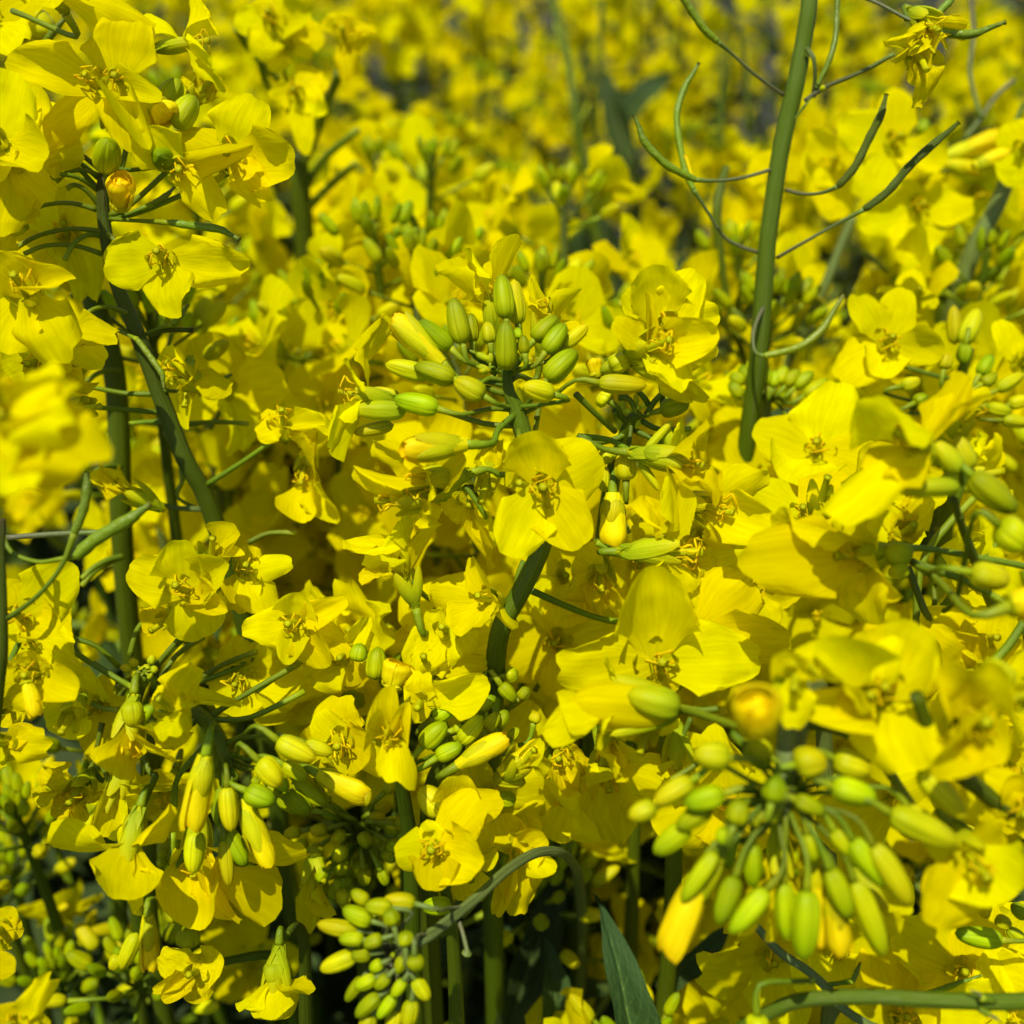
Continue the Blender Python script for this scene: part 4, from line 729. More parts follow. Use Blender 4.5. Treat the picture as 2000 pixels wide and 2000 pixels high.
# U: tall green stem upper right with pods
u1 = Pl('tall straight green stem rising at upper right, thin arched pods branching from both sides', 3,
        [(800, -500, .183), (775, 0, .183), (742, 230, .184), (700, 460, .185), (655, 650, .186), (612, 860, .187), (580, 1080, .188), (550, 1300, .189), (525, 1600, .191), (500, 1920, .193), (470, 2150, .196), (440, 2360, .199)],
        [.0014, .0014, .0014, .0015, .0015, .0015, .0015, .0015, .0016, .0016, .0016, .0016])
PG = dict(ped='pedg', prr=.00028)
u1.D([(280, 225, .178), (210, 160, .177), (140, 60, .176), (80, -40, .175), (40, -130, .175)], .0010, via=[(645, 520, .186), (480, 400, .182), (360, 290, .180)], **PG)
u1.D([(160, 970, .176), (0, 885, .174), (-110, 770, .173), (-170, 620, .172)], .0010, via=[(595, 905, .188), (430, 955, .182), (280, 975, .178)], **PG)
u1.D([(150, 1020, .182), (100, 900, .182), (60, 640, .182), (100, 480, .182), (180, 340, .182)], .0009, via=[(508, 1365, .190), (330, 1290, .187), (220, 1130, .184)], **PG)
u1.D([(930, 1005, .178), (1020, 900, .177), (1100, 740, .176), (1160, 620, .175), (1190, 510, .175)], .0011, via=[(650, 1025, .188), (740, 1045, .184), (840, 1040, .181)], m='stem', **PG)
u1.D([(1070, 1130, .178), (1200, 1030, .177), (1310, 900, .176), (1440, 780, .175), (1580, 660, .174)], .0011, via=[(600, 1390, .190), (740, 1310, .185), (900, 1220, .182)], m='stem', **PG)
u1.D([(820, 460, .182), (880, 330, .181), (915, 200, .181), (925, 0, .181), (925, -100, .181)], .0008, via=[(800, 520, .185)], **PG)
u1.D([(530, 1920, .184), (720, 1870, .184), (840, 1780, .184), (960, 1590, .184)], .0011, via=[(525, 1660, .190), (475, 1780, .187), (480, 1890, .186)], **PG)
tube_part('pedicel', [u1.p(760, 262, .182), u1.p(795, 310, .181), u1.p(805, 400, .182), u1.p(795, 500, .184)], [.0004, .00035, .0003, .0003], 'stemg', u1.root, 8)
tube_part('pedicel', [u1.p(750, 545, .184), u1.p(860, 470, .182), u1.p(1050, 390, .178), u1.p(1235, 290, .175)], [.00045, .0004, .00035, .0004], 'pedg', u1.root, 8)
u1.B(845, 490, 845, 460, 30, .180, m='sepal'); u1.D([(700, 640, .184), (750, 570, .183), (790, 520, .183)], .0004, via=None)
u1.D([(1430, 150, .165), (1540, 180, .165), (1650, 185, .165), (1830, 120, .165)], .0011, via=[(1000, -40, .170), (1150, 20, .168), (1300, 100, .166)], **PG)
u1.D([(1470, 70, .17), (1520, 20, .17), (1570, -30, .17)], .0010)
u1.F(1390, 110, .165, (.2, -.5, .5), [(1360, 265, 2, 130, 'wilt!'), (1240, 270, 1, 130, 'wilt!'), (1300, 340, 0, 130, 'wilt!'), (1400, 420, 0, 130, 'wilt!'), (1540, 230, 1, 100, 'wilt!'), (1630, 150, 0, 100, 'roll!'), (1600, 250, 0, 70, 'curl!')], nst=4, pm='old', node=(1300, 100, .166))
u1.F(1370, 300, .166, (0, -.6, .5), [(1400, 540, 1, 160, 'wilt!'), (1330, 440, 0, 130, 'wilt!'), (1500, 360, 0, 60, 'curl!')], nst=0, pm='old')
u1.O(150, 975, 105, 830, 25, .176, cover=.1)
v1 = Pl('slender dark pod bearing stalk rising behind the left side of the tall green stem', 3,
        [(330, 900, .23), (300, 1000, .23), (275, 1150, .23), (290, 1350, .232), (320, 1550, .234), (360, 1740, .236), (420, 1940, .24)], [.0007, .0009, .0011, .001, .0008, .0008, .0008], m='stem')
w1 = Pl('thin greyish stalk slanting between the tall green stem and the open flowers at right', 3,
        [(1010, 1170, .24), (930, 1360, .242), (850, 1560, .244), (760, 1740, .247), (690, 1880, .25)], [.0009, .001, .0011, .0012, .0012], m='stemg')
w1.D([(950, 1330, .26), (1090, 1370, .26), (1200, 1460, .26)], .0008)

# X: right group of open flowers
x1 = Pl('thick grey green blurred stem leaning in at right, clean open flowers at its top', 3,
        [(1900, 850, .228), (1850, 950, .229), (1780, 1120, .231), (1690, 1280, .233), (1620, 1450, .236), (1550, 1660, .24), (1480, 1900, .248)], [.0014, .0016, .0017, .0018, .0019, .0019, .002], m='stemg')
x1.F(1225, 775, .235, (0, .05, 1), [(1290, 475, 2, 200, 'flat'), (950, 650, 2, 250, 'flat'), (1060, 1030, 2, 270, 'flat', 0), (1470, 930, 2, 220, 'cup')], node=(1500, 800, .25), size=.0125)
x1.F(1345, 1130, .238, (0, 0, 1), [(1070, 1210, 2, 240, 'flat'), (1330, 1430, 2, 260, 'flat'), (1670, 1070, 2, 230, 'flat'), (1290, 960, 0, 180, 'flat')], node=(1780, 1150, .26), size=.0125)
x1.F(900, 890, .245, (-.2, 0, 1), [(770, 710, 2, 170, 'cup'), (770, 950, 1, 230, 'flat'), (950, 1170, 1, 220, 'flat'), (1050, 740, 0, 180, 'flat')], size=.012)
x1.O(1480, 860, 1830, 720, 110, .24, cover=.5, node=(1700, 900, .26)); x1.O(1500, 880, 1700, 920, 90, .24, cover=.7); x1.O(1660, 900, 1850, 820, 100, .235, cover=.5)
x1.B(1380, 730, 1400, 640, 70, .245, var=3); x1.B(1440, 810, 1520, 780, 60, .24, m='budy'); x1.F(1930, 800, .22, (-.4, 0, 1), [(1860, 650, 0, 200, 'flat'), (1900, 1000, 0, 230, 'flat'), (2050, 700, 0, 230, 'flat')], node=(1900, 950, .26))
x1.F(600, 950, .25, (0, 0, 1), [(480, 850, 0, 230, 'flat'), (500, 1030, 0, 200, 'flat'), (720, 850, 0, 200, 'flat')], nst=4)
x1.A(1660, 1000, .25, (.2, -.7, .6), size=.011)
y1 = Pl('open flowers and upright buds at right edge, level with the central bud fan', 3,
        [(1640, 1880, .20), (1600, 2000, .202), (1560, 2200, .206), (1540, 2600, .215)], [.0008, .001, .0013, .0016])
y1.F(1190, 1850, .192, (-.1, .1, 1), [(1050, 1570, 2, 190, 'flat'), (1310, 1560, 2, 200, 'flat'), (1480, 1930, 2, 200, 'cup'), (940, 2000, 3, 250, 'flat'), (1150, 2060, 2, 230, 'cup')], node=(1600, 2050, .202), size=.012)
y1.F(1320, 1640, .205, (.1, .5, .7), [(1150, 1560, 1, 110, 'fold'), (1400, 1450, 0, 170, 'refl'), (1480, 1740, 0, 240, 'refl'), (1420, 1560, 0, 200, 'flat')], nst=0)
y1.B(1560, 1860, 1550, 1650, 80, .2, var=0, m='budy'); y1.B(1600, 1860, 1690, 1665, 105, .198, var=0, m='budy', node=(1620, 2000, .202)); y1.F(1900, 1960, .195, (.2, .4, 1), [(1830, 1720, 1, 160, 'flat'), (1960, 1850, 1, 200, 'flat'), (1780, 2060, 1, 140, 'cup')], nst=3)
y1.z = 6
for q in ((1620, 60, 1600, 170), (1500, 200, 1510, 110), (1690, 230, 1760, 115), (1700, 280, 1790, 225), (1780, 310, 1930, 230), (1850, 390, 1960, 350), (1730, 400, 1860, 430), (1810, 470, 1960, 480), (1590, 370, 1690, 370), (1340, 380, 1410, 340), (1270, 290, 1370, 260), (1640, 340, 1590, 330)):
    y1.B(*q, 75, .19, m=rng.choice(('bud', 'budy')), node=(1590, 420, .198), pr=.0004)
y1.A(1020, 380, .2, (-.3, -.4, .8), size=.0105); y1.A(820, 640, .185, (-.3, .3, .9), size=.0125); y1.A(560, 780, .2, (.1, .3, 1), size=.0115); y1.A(900, 780, .192, (-.2, -.2, 1), size=.012, kinds=('wavy', 'flat'))
z1 = Pl('narrow grey stalk with tight green bud head in front of the tall stem foot', 6,
        [(560, 300, .205), (530, 500, .207), (480, 700, .21), (450, 850, .213)], [.0008, .001, .0011, .0012], m='stemg')
for q in ((350, 220, 430, 270), (340, 270, 420, 350), (400, 180, 440, 260), (650, 180, 600, 280), (720, 200, 640, 290), (790, 210, 690, 300), (880, 260, 740, 340), (540, 180, 550, 290), (870, 430, 760, 450), (460, 140, 480, 260), (600, 200, 570, 300)):
    z1.B(q[2], q[3], q[0], q[1], 75, .2, m='bud', node=(550, 350, .206), pr=.0004)
z1.L(480, 680, .212, 760, 380, .206, .010, (-.2, .6, 1), 2); z1.A(480, 640, .215, (.3, .3, 1), size=.01)

# centre-bottom flower and dark bud heads
aa = Pl('folded bright flower low in the middle, dark gaps round it, above the nodding green buds', 8,
        [(600, 1180, .152), (640, 1400, .158), (660, 1700, .165), (670, 2000, .172)], [.0007, .0009, .0011, .0013])
aa.F(560, 960, .146, (-.1, .1, 1), [(370, 1000, 3, 200, 'refl'), (500, 830, 0, 130, 'fold'), (740, 770, 3, 250, 'refl', .2), (830, 1050, 4, 300, 'cup', 0), (520, 1220, 3, 240, 'cup', 0), (440, 1070, 0, 150, 'flat')], node=(620, 1200, .152), size=.0115)
aa.F(720, 1060, .153, (.2, -.3, 1), [(710, 1280, 0, 260, 'wavy'), (860, 840, 0, 150, 'wavy'), (880, 980, 0, 120, 'fold')], nst=0)
aa.F(640, 790, .150, (.2, .6, .6), [(690, 575, 2, 260, 'cup'), (860, 660, 1, 200, 'refl'), (780, 740, 0, 150, 'flat')], nst=0); aa.B(600, 800, 470, 660, 150, .150, var=3, m='budy'); 
aa.F(990, 1010, .168, (.1, 0, 1), [(900, 820, 1, 200, 'flat'), (1160, 920, 1, 200, 'cup'), (1220, 1080, 2, 130, 'cup'), (1040, 1340, 2, 220, 'wavy'), (870, 1340, 1, 110, 'fold'), (1060, 830, 0, 150, 'flat')], node=(700, 1350, .16), size=.0115)
bb = Pl('dark bud cluster with one yellow opening bud, at the foot of the middle stem', 8,
        [(640, 470, .160), (560, 600, .164), (520, 800, .17), (520, 1200, .18)], [.0012, .0014, .0015, .0016])
for (x0, y0, x1, y1, wd, dd, m) in ((545, 290, 665, 200, 100, 0, 'bud'), (480, 440, 600, 300, 115, -3, 'bud'), (555, 500, 690, 420, 95, -3, 'bud'), (680, 420, 815, 280, 105, -1, 'bud'), (600, 200, 680, 110, 90, 3, 'bud'), (520, 180, 600, 140, 90, 4, 'bud'), (690, 220, 790, 150, 80, 4, 'bud'), (780, 240, 870, 160, 80, 3, 'bud'), (820, 350, 900, 260, 80, 2, 'bud'), (650, 350, 700, 330, 50, 0, 'bud'), (880, 330, 950, 250, 80, 4, 'bud'), (620, 400, 740, 330, 80, 1, 'bud'), (900, 100, 990, 190, 80, 8, 'bud'), (930, 60, 1000, 40, 90, 10, 'bud'), (1000, 180, 1060, 120, 70, 12, 'bud'), (960, 400, 990, 330, 60, 8, 'bud'), (1080, 310, 1100, 250, 70, 12, 'budy'), (740, 480, 800, 430, 60, 2, 'bud')):
    bb.B(x0, y0, x1, y1, wd, .153 + dd / 1000, m=m, node=(620 + (x0 - 620) * .35, 480, .160), pr=.0004)
bb.O(670, 540, 945, 390, 135, .150, cover=.72, node=(640, 560, .158)); bb.O(900, 580, 1130, 430, 120, .154, cover=.6); bb.B(860, 600, 1040, 620, 100, .156, var=5, m='budy')
bb.F(1000, 540, .154, (.4, .5, .4), [(1120, 390, 1, 110, 'fold'), (1180, 480, 0, 120, 'wilt'), (1080, 560, 0, 130, 'cup')], nst=0)
bb.F(1210, 470, .156, (0, 0, 1), [(1270, 330, 0, 60, 'wilt!'), (1390, 500, 0, 150, 'wilt!'), (1300, 700, 2, 150, 'roll!'), (1390, 690, 0, 150, 'wilt!'), (1180, 630, 0, 110, 'wilt!')], nst=3, pm='old')
bb.B(990, 720, 850, 720, 90, .16, var=1); bb.O(320, 110, 360, -20, 190, .152, cover=.1)
cc = Pl('half closed pale flower left of the dark buds, looking straight into its narrow cup', 8,
        [(340, 480, .152), (380, 700, .158), (420, 1000, .166), (430, 1500, .176)], [.0007, .001, .0012, .0014])
cc.F(320, 390, .147, (-.05, .35, .9), [(310, 130, 2, 180, 'roll', 0), (240, 260, 5, 130, 'roll', .8), (400, 240, 5, 130, 'roll', -.8), (320, 470, 7, 200, 'curl')], node=(350, 520, .153), size=.0105)
cc.F(470, 200, .152, (0, 0, 1), [(490, 60, 2, 150, 'wavy'), (450, 310, 2, 110, 'fold'), (560, 90, 0, 170, 'flat'), (820, 40, 0, 200, 'cup'), (400, 80, 1, 120, 'wavy')], nst=0)
cc.F(50, 400, .156, (0, 0, 1), [(30, 180, 1, 260, 'flat'), (230, 420, 2, 260, 'cup', 0), (290, 600, 3, 150, 'refl'), (-60, 240, 1, 200, 'fold'), (-150, 520, 0, 260, 'flat')], node=(300, 600, .158), size=.012)
cc.O(-80, 580, 190, 700, 150, .150, cover=.4, node=(-200, 560, .156)); cc.F(-40, 560, .154, (0, 0, 1), [(90, 600, 0, 200, 'flat'), (-200, 480, 0, 200, 'wavy')], nst=0)
cc.F(60, -60, .162, (0, 0, 1), [(250, -60, 0, 230, 'flat'), (-60, -70, 0, 220, 'wavy'), (200, -260, 0, 120, 'fold'), (60, 120, 0, 260, 'flat'), (-150, 60, 0, 300, 'flat')], nst=0); cc.B(130, -20, 150, -120, 100, .158, m='bud'); cc.B(230, 80, 230, -100, 110, .158, m='bud'); cc.F(500, 0, .16, (0, .5, 1), [(830, -20, 0, 160, 'flat'), (620, -60, 0, 200, 'flat')], nst=0)
dd_ = Pl('shaded crowd of small unopened buds under the nodding head, darkest bud cluster', 8,
         [(180, 900, .185), (170, 1100, .19), (170, 1500, .2)], [.001, .0012, .0015])
rq = random.Random(5)
for k in range(44):
    an = rq.uniform(0, 6.28); ra = math.sqrt(rq.random()); x = 110 + 290 * ra * math.cos(an); y = 920 + 300 * ra * math.sin(an); dr = math.atan2(y - 830, x - 130)
    dd_.B(x, y, x + 95 * math.cos(dr), y + 95 * math.sin(dr), rq.uniform(62, 80), .176 + rq.uniform(-.006, .008), m=rq.choice(('bud', 'bud', 'budy')), node=(170, 880, .185) if k % 2 else None, pr=.0004)
dd_.O(-150, 1180, -130, 1330, 100, .178, cover=.2); dd_.F(-100, 1120, .172, (0, -1, .4), [(-130, 1450, 1, 150, 'flat'), (-30, 1280, 0, 130, 'cup'), (20, 1340, 0, 110, 'fold')], nst=0)
ee = Pl('small bell shaped flower hanging mouth down near the bottom, left of the green bud cluster', 7,
        [(1560, 1430, .162), (1600, 1400, .165), (1640, 1500, .17), (1650, 1900, .18)], [.0005, .0006, .0009, .0012])
ee.F(1490, 1690, .156, (-.05, -1, .15), [(1260, 1800, 1, 170, 'cup'), (1400, 1880, 4, 230, 'cup', 0), (1650, 1830, 2, 200, 'refl'), (1510, 1900, 3, 250, 'cup', 0), (1420, 1940, -1, 200, 'flat')], node=(1555, 1440, .162), nst=0, size=.0115, spread=.25)
ee.B(1480, 1590, 1490, 1720, 130, .156, var=3, m='sepal')
ff = Pl('crumpled small flower near the bottom left, petals rolled back around a curled middle', 7,
        [(1080, 1620, .165), (1180, 1600, .17), (1500, 1570, .178), (1560, 1800, .19)], [.0005, .0006, .0008, .001])
ff.F(1060, 1650, .162, (0, .3, 1), [(860, 1560, 1, 170, 'wavy!'), (1220, 1600, 0, 200, 'cup!'), (820, 1750, 2, 80, 'fold'), (880, 1810, 3, 130, 'roll'), (1110, 1810, 1, 170, 'wavy!'), (1100, 1560, 0, 140, 'wavy!')], nst=0, pm='old')
ff.O(800, 1340, 810, 1650, 120, .172, cover=.6, node=(900, 1200, .178)); ff.B(740, 1440, 650, 1640, 90, .175, var=0, m='budy'); ff.B(640, 1560, 600, 1640, 70, .175, m='budy'); ff.B(960, 1380, 940, 1290, 120, .182, m='bud', var=3); ff.B(1010, 1520, 1020, 1400, 130, .182, m='bud', var=3)
gg = Pl('curled upright petal strip at the bottom left corner over a loose yellow flower', 7,
        [(40, 2000, .14), (20, 2200, .145), (10, 2600, .155)], [.0007, .0009, .0011])
gg.F(100, 1950, .134, (.1, .4, .8), [(210, 1700, 2, 120, 'wavy'), (-80, 1900, 2, 200, 'flat'), (120, 2100, 2, 200, 'flat'), (260, 1960, 0, 170, 'flat')], node=(40, 2100, .14))
gg.F(-80, 1620, .14, (.3, .2, 1), [(70, 1640, 1, 150, 'flat'), (-60, 1480, 0, 150, 'flat')], nst=0); gg.F(0, 1420, .155, (.3, .2, 1), [(120, 1440, 0, 130, 'wavy!'), (80, 1310, 0, 130, 'flat'), (-80, 1500, 0, 200, 'flat')], nst=0)
# mid-left soft flowers at the top
hh = Pl('two soft yellow flowers on a dark forked stem, top left of centre', 1,
        [(1620, 850, .262), (1610, 900, .262), (1620, 1050, .265), (1640, 1250, .27), (1660, 1600, .28)], [.0022, .0023, .0024, .0024, .0026])
hh.F(1470, 130, .222, (0, .1, 1), [(1260, 110, 1, 170, 'flat'), (1370, 280, 2, 190, 'flat'), (1500, -40, 1, 230, 'flat'), (1690, 110, 2, 200, 'cup')], node=(1560, 620, .25), size=.0125)
hh.F(1540, 260, .225, (0, 0, 1), [(1470, 380, 1, 130, 'flat'), (1740, 170, 0, 200, 'flat'), (1640, 60, 0, 200, 'flat')], nst=0)
hh.F(1600, 500, .225, (0, -.2, 1), [(1450, 510, 1, 130, 'wavy'), (1740, 400, 1, 220, 'wavy!'), (1740, 610, 1, 150, 'wavy'), (1640, 820, 0, 130, 'flat')], node=(1620, 880, .26))
hh.F(1850, 200, .225, (.1, 0, 1), [(1800, 60, 2, 160, 'wavy!'), (1990, 110, 2, 190, 'wilt!'), (1860, 380, 2, 120, 'refl'), (1950, 250, 0, 200, 'wilt!')], node=(1640, 900, .26), pm='old')
for q in (((1640, 1020, .265), (1740, 860, .26), (1930, 700, .255)), ((1660, 1120, .266), (1800, 980, .26), (1920, 880, .256)), ((1280, 150, .235), (1340, 260, .24), (1500, 430, .25)), ((1400, 290, .235), (1420, 400, .24), (1450, 480, .25)), ((1830, 390, .235), (1780, 520, .24), (1680, 720, .25))):
    tube_part('pedicel', [hh.p(*k) for k in q], [.0011, .0009, .0009], 'ped', hh.root, 7)
tt = Pl('long thin bare green stalk bending down through the blurred flowers, top centre', 2,
        [(1160, -60, .42), (1230, 150, .42), (1280, 400, .42), (1310, 650, .42), (1350, 900, .425), (1400, 1150, .43), (1450, 1400, .435), (1510, 1580, .44)], [.0013, .0015, .0016, .0017, .0018, .0018, .0018, .0018], m='stem')
for q in (((1270, 350, .42), (1230, 250, .42), (1200, 130, .42)), ((1310, 700, .42), (1330, 660, .42), (1380, 560, .42))):
    tube_part('pedicel', [tt.p(*k) for k in q], [.0009, .0007, .0007], 'ped', tt.root, 7)

# more blossom crowded in between, shared out over the near plants
FR = ('wavy', 'wavy', 'cup', 'refl', 'wilt', 'flat')
for (pl, x, y, dp, fx, fy) in (
    (q1, 200, 1370, .178, -.2, -.3), (q1, 330, 1540, .180, 0, -.7), (r1, 560, 1330, .176, .2, 0), (r1, 660, 1300, .178, .4, .2), (r1, 700, 1230, .180, -.3, .1),     (r1, 860, 1270, .176, -.2, -.3), 
    (i1, 1110, 1540, .172, -.3, -.4), (i1, 1180, 1500, .165, .1, -.6), (i1, 1090, 1250, .178, -.2, 0), (f, 1370, 1040, .172, .2, -.4), (f, 1450, 1140, .172, .3, -.2), (f, 1240, 1080, .178, .1, -.6), (h, 1570, 1010, .168, -.3, .4),
    (h, 1710, 980, .165, .2, .5), (h, 1880, 1130, .165, .3, .2), (k1, 1900, 1320, .150, .3, 0), (k1, 1860, 1480, .150, .2, -.2), (k1, 1960, 1490, .145, .2, 0), (l1, 1740, 1550, .150, 0, .3), (l1, 1640, 1760, .165, .1, .1), (l1, 1870, 1830, .165, 0, .2),
    (j, 1420, 1560, .150, -.3, .2), (j, 1500, 1860, .170, 0, 0), (s1, 60, 1250, .165, .2, .2),     (a, 440, 760, .196, .2, .1), (c, 130, 460, .175, .3, .2), (c, 40, 300, .165, .2, .3), (aa, 960, 1560, .175, .2, .2), (aa, 980, 1480, .18, 0, .2)):
    pl.z = 0; pl.A(x, y, dp, (fx, fy, 1), size=rng.uniform(.0098, .012), op=rng.uniform(.8, 1.35), kinds=FR, nst=5, node=(x + rng.uniform(-60, 60), y + rng.uniform(60, 150), dp + .006))

tt.z = 0
for q in ((1230, 330, .46, 1175, 110, .45, .010, (-.3, .4, 1), 1), (1200, 260, .47, 1290, 120, .46, .010, (.4, .8, .6), 2), (1215, 560, .45, 1170, 380, .44, .009, (.2, .6, 1), 0), (1160, 520, .50, 1080, 400, .49, .009, (-.2, .7, .8), 3), (1230, 620, .45, 1330, 480, .44, .009, (.1, .8, .8), 2)):
    tt.L(*q)

# thin stalks tangled between the blurred flowers round the tall stem, and across the lower gaps
for (pl, m_, r_, q) in ((v1, 'pedg', .0005, ((1640, -40, .25), (1660, 180, .25), (1640, 400, .25), (1700, 640, .25))), (v1, 'pedg', .0005, ((1880, 430, .26), (1780, 520, .26), (1690, 650, .26), (1600, 760, .26))), (v1, 'ped', .0006, ((1930, 560, .25), (1860, 720, .25), (1790, 860, .25))),
    (v1, 'stem', .0008, ((400, 150, .33), (430, 400, .33), (450, 700, .33))), (v1, 'stem', .0008, ((320, 380, .36), (290, 620, .36), (300, 800, .36))), (w1, 'stemg', .0005, ((1000, 1340, .25), (1100, 1390, .25), (1200, 1470, .25))), (v1, 'stem', .0009, ((-350, 330, .40), (-370, 560, .40), (-400, 900, .41))), (v1, 'stem', .0009, ((-340, 0, .40), (-350, 200, .40), (-340, 420, .40)))):
    pl.z = 3; tube_part('pedicel', [pl.p(*k) for k in q], [r_] * len(q), m_, pl.root, 7)


# ------------------------------------------------------------------ the field behind: whole plants, copied with all their parts
def rax(rr, z, a, tilt):
    return Vector((math.cos(a) * math.sin(tilt), math.sin(a) * math.sin(tilt), math.cos(tilt)))
FLO = {}
def flower_joined(var, rr):
    """one open flower as a single mesh: calyx, petals, stamens"""
    mb = MB(); c = Vector((0, 0, 0)); f = Vector((0, 0, 1)); size = .0112
    for (tip, wd, kind, roll) in auto_petals(c, f, size, rr, rr.choice((1.0, 1.25, 1.4))):
        d = tip - c; mb.add(rr.choice(PETLO[kind]), frame(c, d, f, wd, d.length, roll=roll), 0)
    b, items = dress(None, c, f, size, rr, 4)
    for nm, m4 in items:
        if nm == 'sepal': mb.add(sepal_lo, m4, 1)
        else: mb.add(sta_lo, m4, 2)
    return mb.mesh('flower', ['petal', 'sepal', 'stamen'])
def lo_sepal():
    mb = MB(); fn = lambda v, j: (((j * 2 - 1) * (.17 * math.sin(math.pi * (.12 + .86 * v)) ** .6 + .015), v, -.1 * (1 - (2 * v - 1) ** 2)), (j, v))
    return grid(mb, 5, 3, fn)
sepal_lo = lo_sepal(); sta_lo = tube_mb([(0, 0, 0), (0, .6, .03), (0, 1, -.1)], [.035, .04, .05], 4, sub=1)
rf = random.Random(77)
FJ = [flower_joined(i, rf) for i in range(7)]
PLO = {}
def petlo_me(kind, var, m='petal'):
    if (kind, var, m) not in PLO: PLO[(kind, var, m)] = PETLO[kind][var].mesh('petal', [m])
    return PLO[(kind, var, m)]
def make_raceme(rr, lod, kind, H):
    """plant standing on the origin, head top at height H. lod 0: petals as children, 1: joined flowers"""
    root = bpy.data.objects.new('rapeseed_plant', None); COL.objects.link(root); WO[root.name] = Vector((0, 0, 0)); root.empty_display_size = .02
    lx, ly = rr.uniform(-.03, .03), rr.uniform(-.03, .03)
    def ax(z): t = z / H; return Vector((lx * t * t + .006 * math.sin(z * 14 + lx * 99), ly * t * t + .005 * math.sin(z * 17), z))
    zs = [0, H * .3, H * .6, H * .8, H - .09, H - .04, H - .012, H]; rad = [.005, .0042, .0034, .0026, .0017, .0012, .0009, .0006]
    tube_part('stem', [ax(z) for z in zs], rad, rr.choice(('stem', 'stem', 'stemg')), root, 8, 4)
    nf = {'open': 15 - 3 * lod, 'young': 9, 'late': 9, 'buds': 1}[kind]; nb = {'open': 14, 'young': 20, 'late': 9, 'buds': 26}[kind]; npd = {'open': 4, 'young': 2, 'late': 12, 'buds': 1}[kind]
    up = Vector((0, 0, 1)); ga = 2.399
    z0 = H - .01; ph = rr.uniform(0, 6)
    for i in range(nf):
        z = z0 - .004 - i * (.0042 if kind != 'late' else .005); a = ph + i * ga; tilt = 1.0 + .25 * i / nf + rr.uniform(-.15, .15); L = .013 + .0006 * i
        nd = ax(z); dr = rax(rr, z, a, tilt); c = nd + dr * (L + .004); f = (dr + rax(rr, z, a, 1.2) * .5 + Vector((rr.uniform(-.4, .4), rr.uniform(-.4, .4), rr.uniform(-.2, .4)))).normalized()
        sz = .0112 * rr.uniform(.88, 1.1)
        if lod == 0:
            b = c - f * sz * .42
            mb = tube_mb([nd, nd.lerp(b, .4), b], [.00055, .0004, .0006], 5, sub=2); mb.mi = [0] * len(mb.f)
            bb_, items = dress(None, c, f, sz, rr, 5)
            for nm, m4 in items: mb.add(sepal_lo if nm == 'sepal' else sta_lo, m4, 1 if nm == 'sepal' else 2)
            fl = link('flower', shift(mb, c).mesh('flower', ['ped', 'sepal', 'stamen']), root, origin=c)
            old = i > nf * .75
            for (tip, wd, kd, roll) in auto_petals(c, f, sz, rr, rr.choice((1.0, 1.25, 1.35)) if not old else 1.5, kinds=('flat', 'cup', 'refl', 'wavy', 'flat') if not old else ('wavy', 'wilt', 'curl')):
                d = tip - c; link('petal', petlo_me(kd, rr.randrange(3), 'old' if old and rr.random() < .6 else 'petal'), fl, frame(c, d, f, wd, d.length, roll=roll))
        else:
            x = f.orthogonal().normalized(); y = f.cross(x); s = sz / .0112
            m4 = Matrix(((x.x * s, y.x * s, f.x * s, c.x), (x.y * s, y.y * s, f.y * s, c.y), (x.z * s, y.z * s, f.z * s, c.z), (0, 0, 0, 1)))
            link('flower', rr.choice(FJ), root, m4)
    if lod:        # side branches with heads of their own, lower down
        for s_ in range(2):
            zb = H - rr.uniform(.16, .26); a = ph + s_ * 2.1 + rr.uniform(-.3, .3); o_ = ax(zb); out = rr.uniform(.03, .06); hb = H - rr.uniform(.025, .12)
            e_ = o_ + Vector((math.cos(a) * out, math.sin(a) * out, hb - zb))
            tube_part('branch', [o_, o_ + (e_ - o_) * .4 + Vector((math.cos(a), math.sin(a), -.3)) * out * .25, e_], [.002, .0015, .0009], 'stem', root, 6, 3)
            for i in range(9):
                d_ = rax(rr, 0, ph + i * ga, .9 + .05 * i); c = e_ + d_ * .016 - up * .0042 * i; f = (d_ + up * rr.uniform(0, .7) + rr_vec(rr) * .4).normalized(); s = rr.uniform(.88, 1.08)
                x = f.orthogonal().normalized(); y = f.cross(x)
                link('flower', rr.choice(FJ), root, Matrix(((x.x * s, y.x * s, f.x * s, c.x), (x.y * s, y.y * s, f.y * s, c.y), (x.z * s, y.z * s, f.z * s, c.z), (0, 0, 0, 1))))
    bl = MB()
    for i in range(nb):
        t = i / nb; a = ph + 1 + i * ga; tilt = .15 + 1.15 * t; L = .004 + .009 * t; nd = ax(z0 - .002 + (1 - t) * .008)
        dr = rax(rr, 0, a, tilt); b = nd + dr * L; ln = .0034 + .0034 * t; wd = ln * .42; v = rr.randrange(4)
        m4 = frame(b, dr + up * .2, rr_vec(rr), wd / .54, ln, wd / .54)
        if lod == 0:
            link('bud', bud_me(v, 'bud' if t < .75 else 'budy'), root, m4); 
            if i % 2 == 0: tube_part('pedicel', [nd, nd.lerp(b, .5), b], [.0004, .00035, .0005], 'ped', root, 4, 1)
        else: bl.add(BUDL[v % len(BUDL)], m4, 0)
    if lod: bl.mesh; link('bud_cluster', bl.mesh('bud_cluster', ['bud']), root)['kind'] = 'stuff'
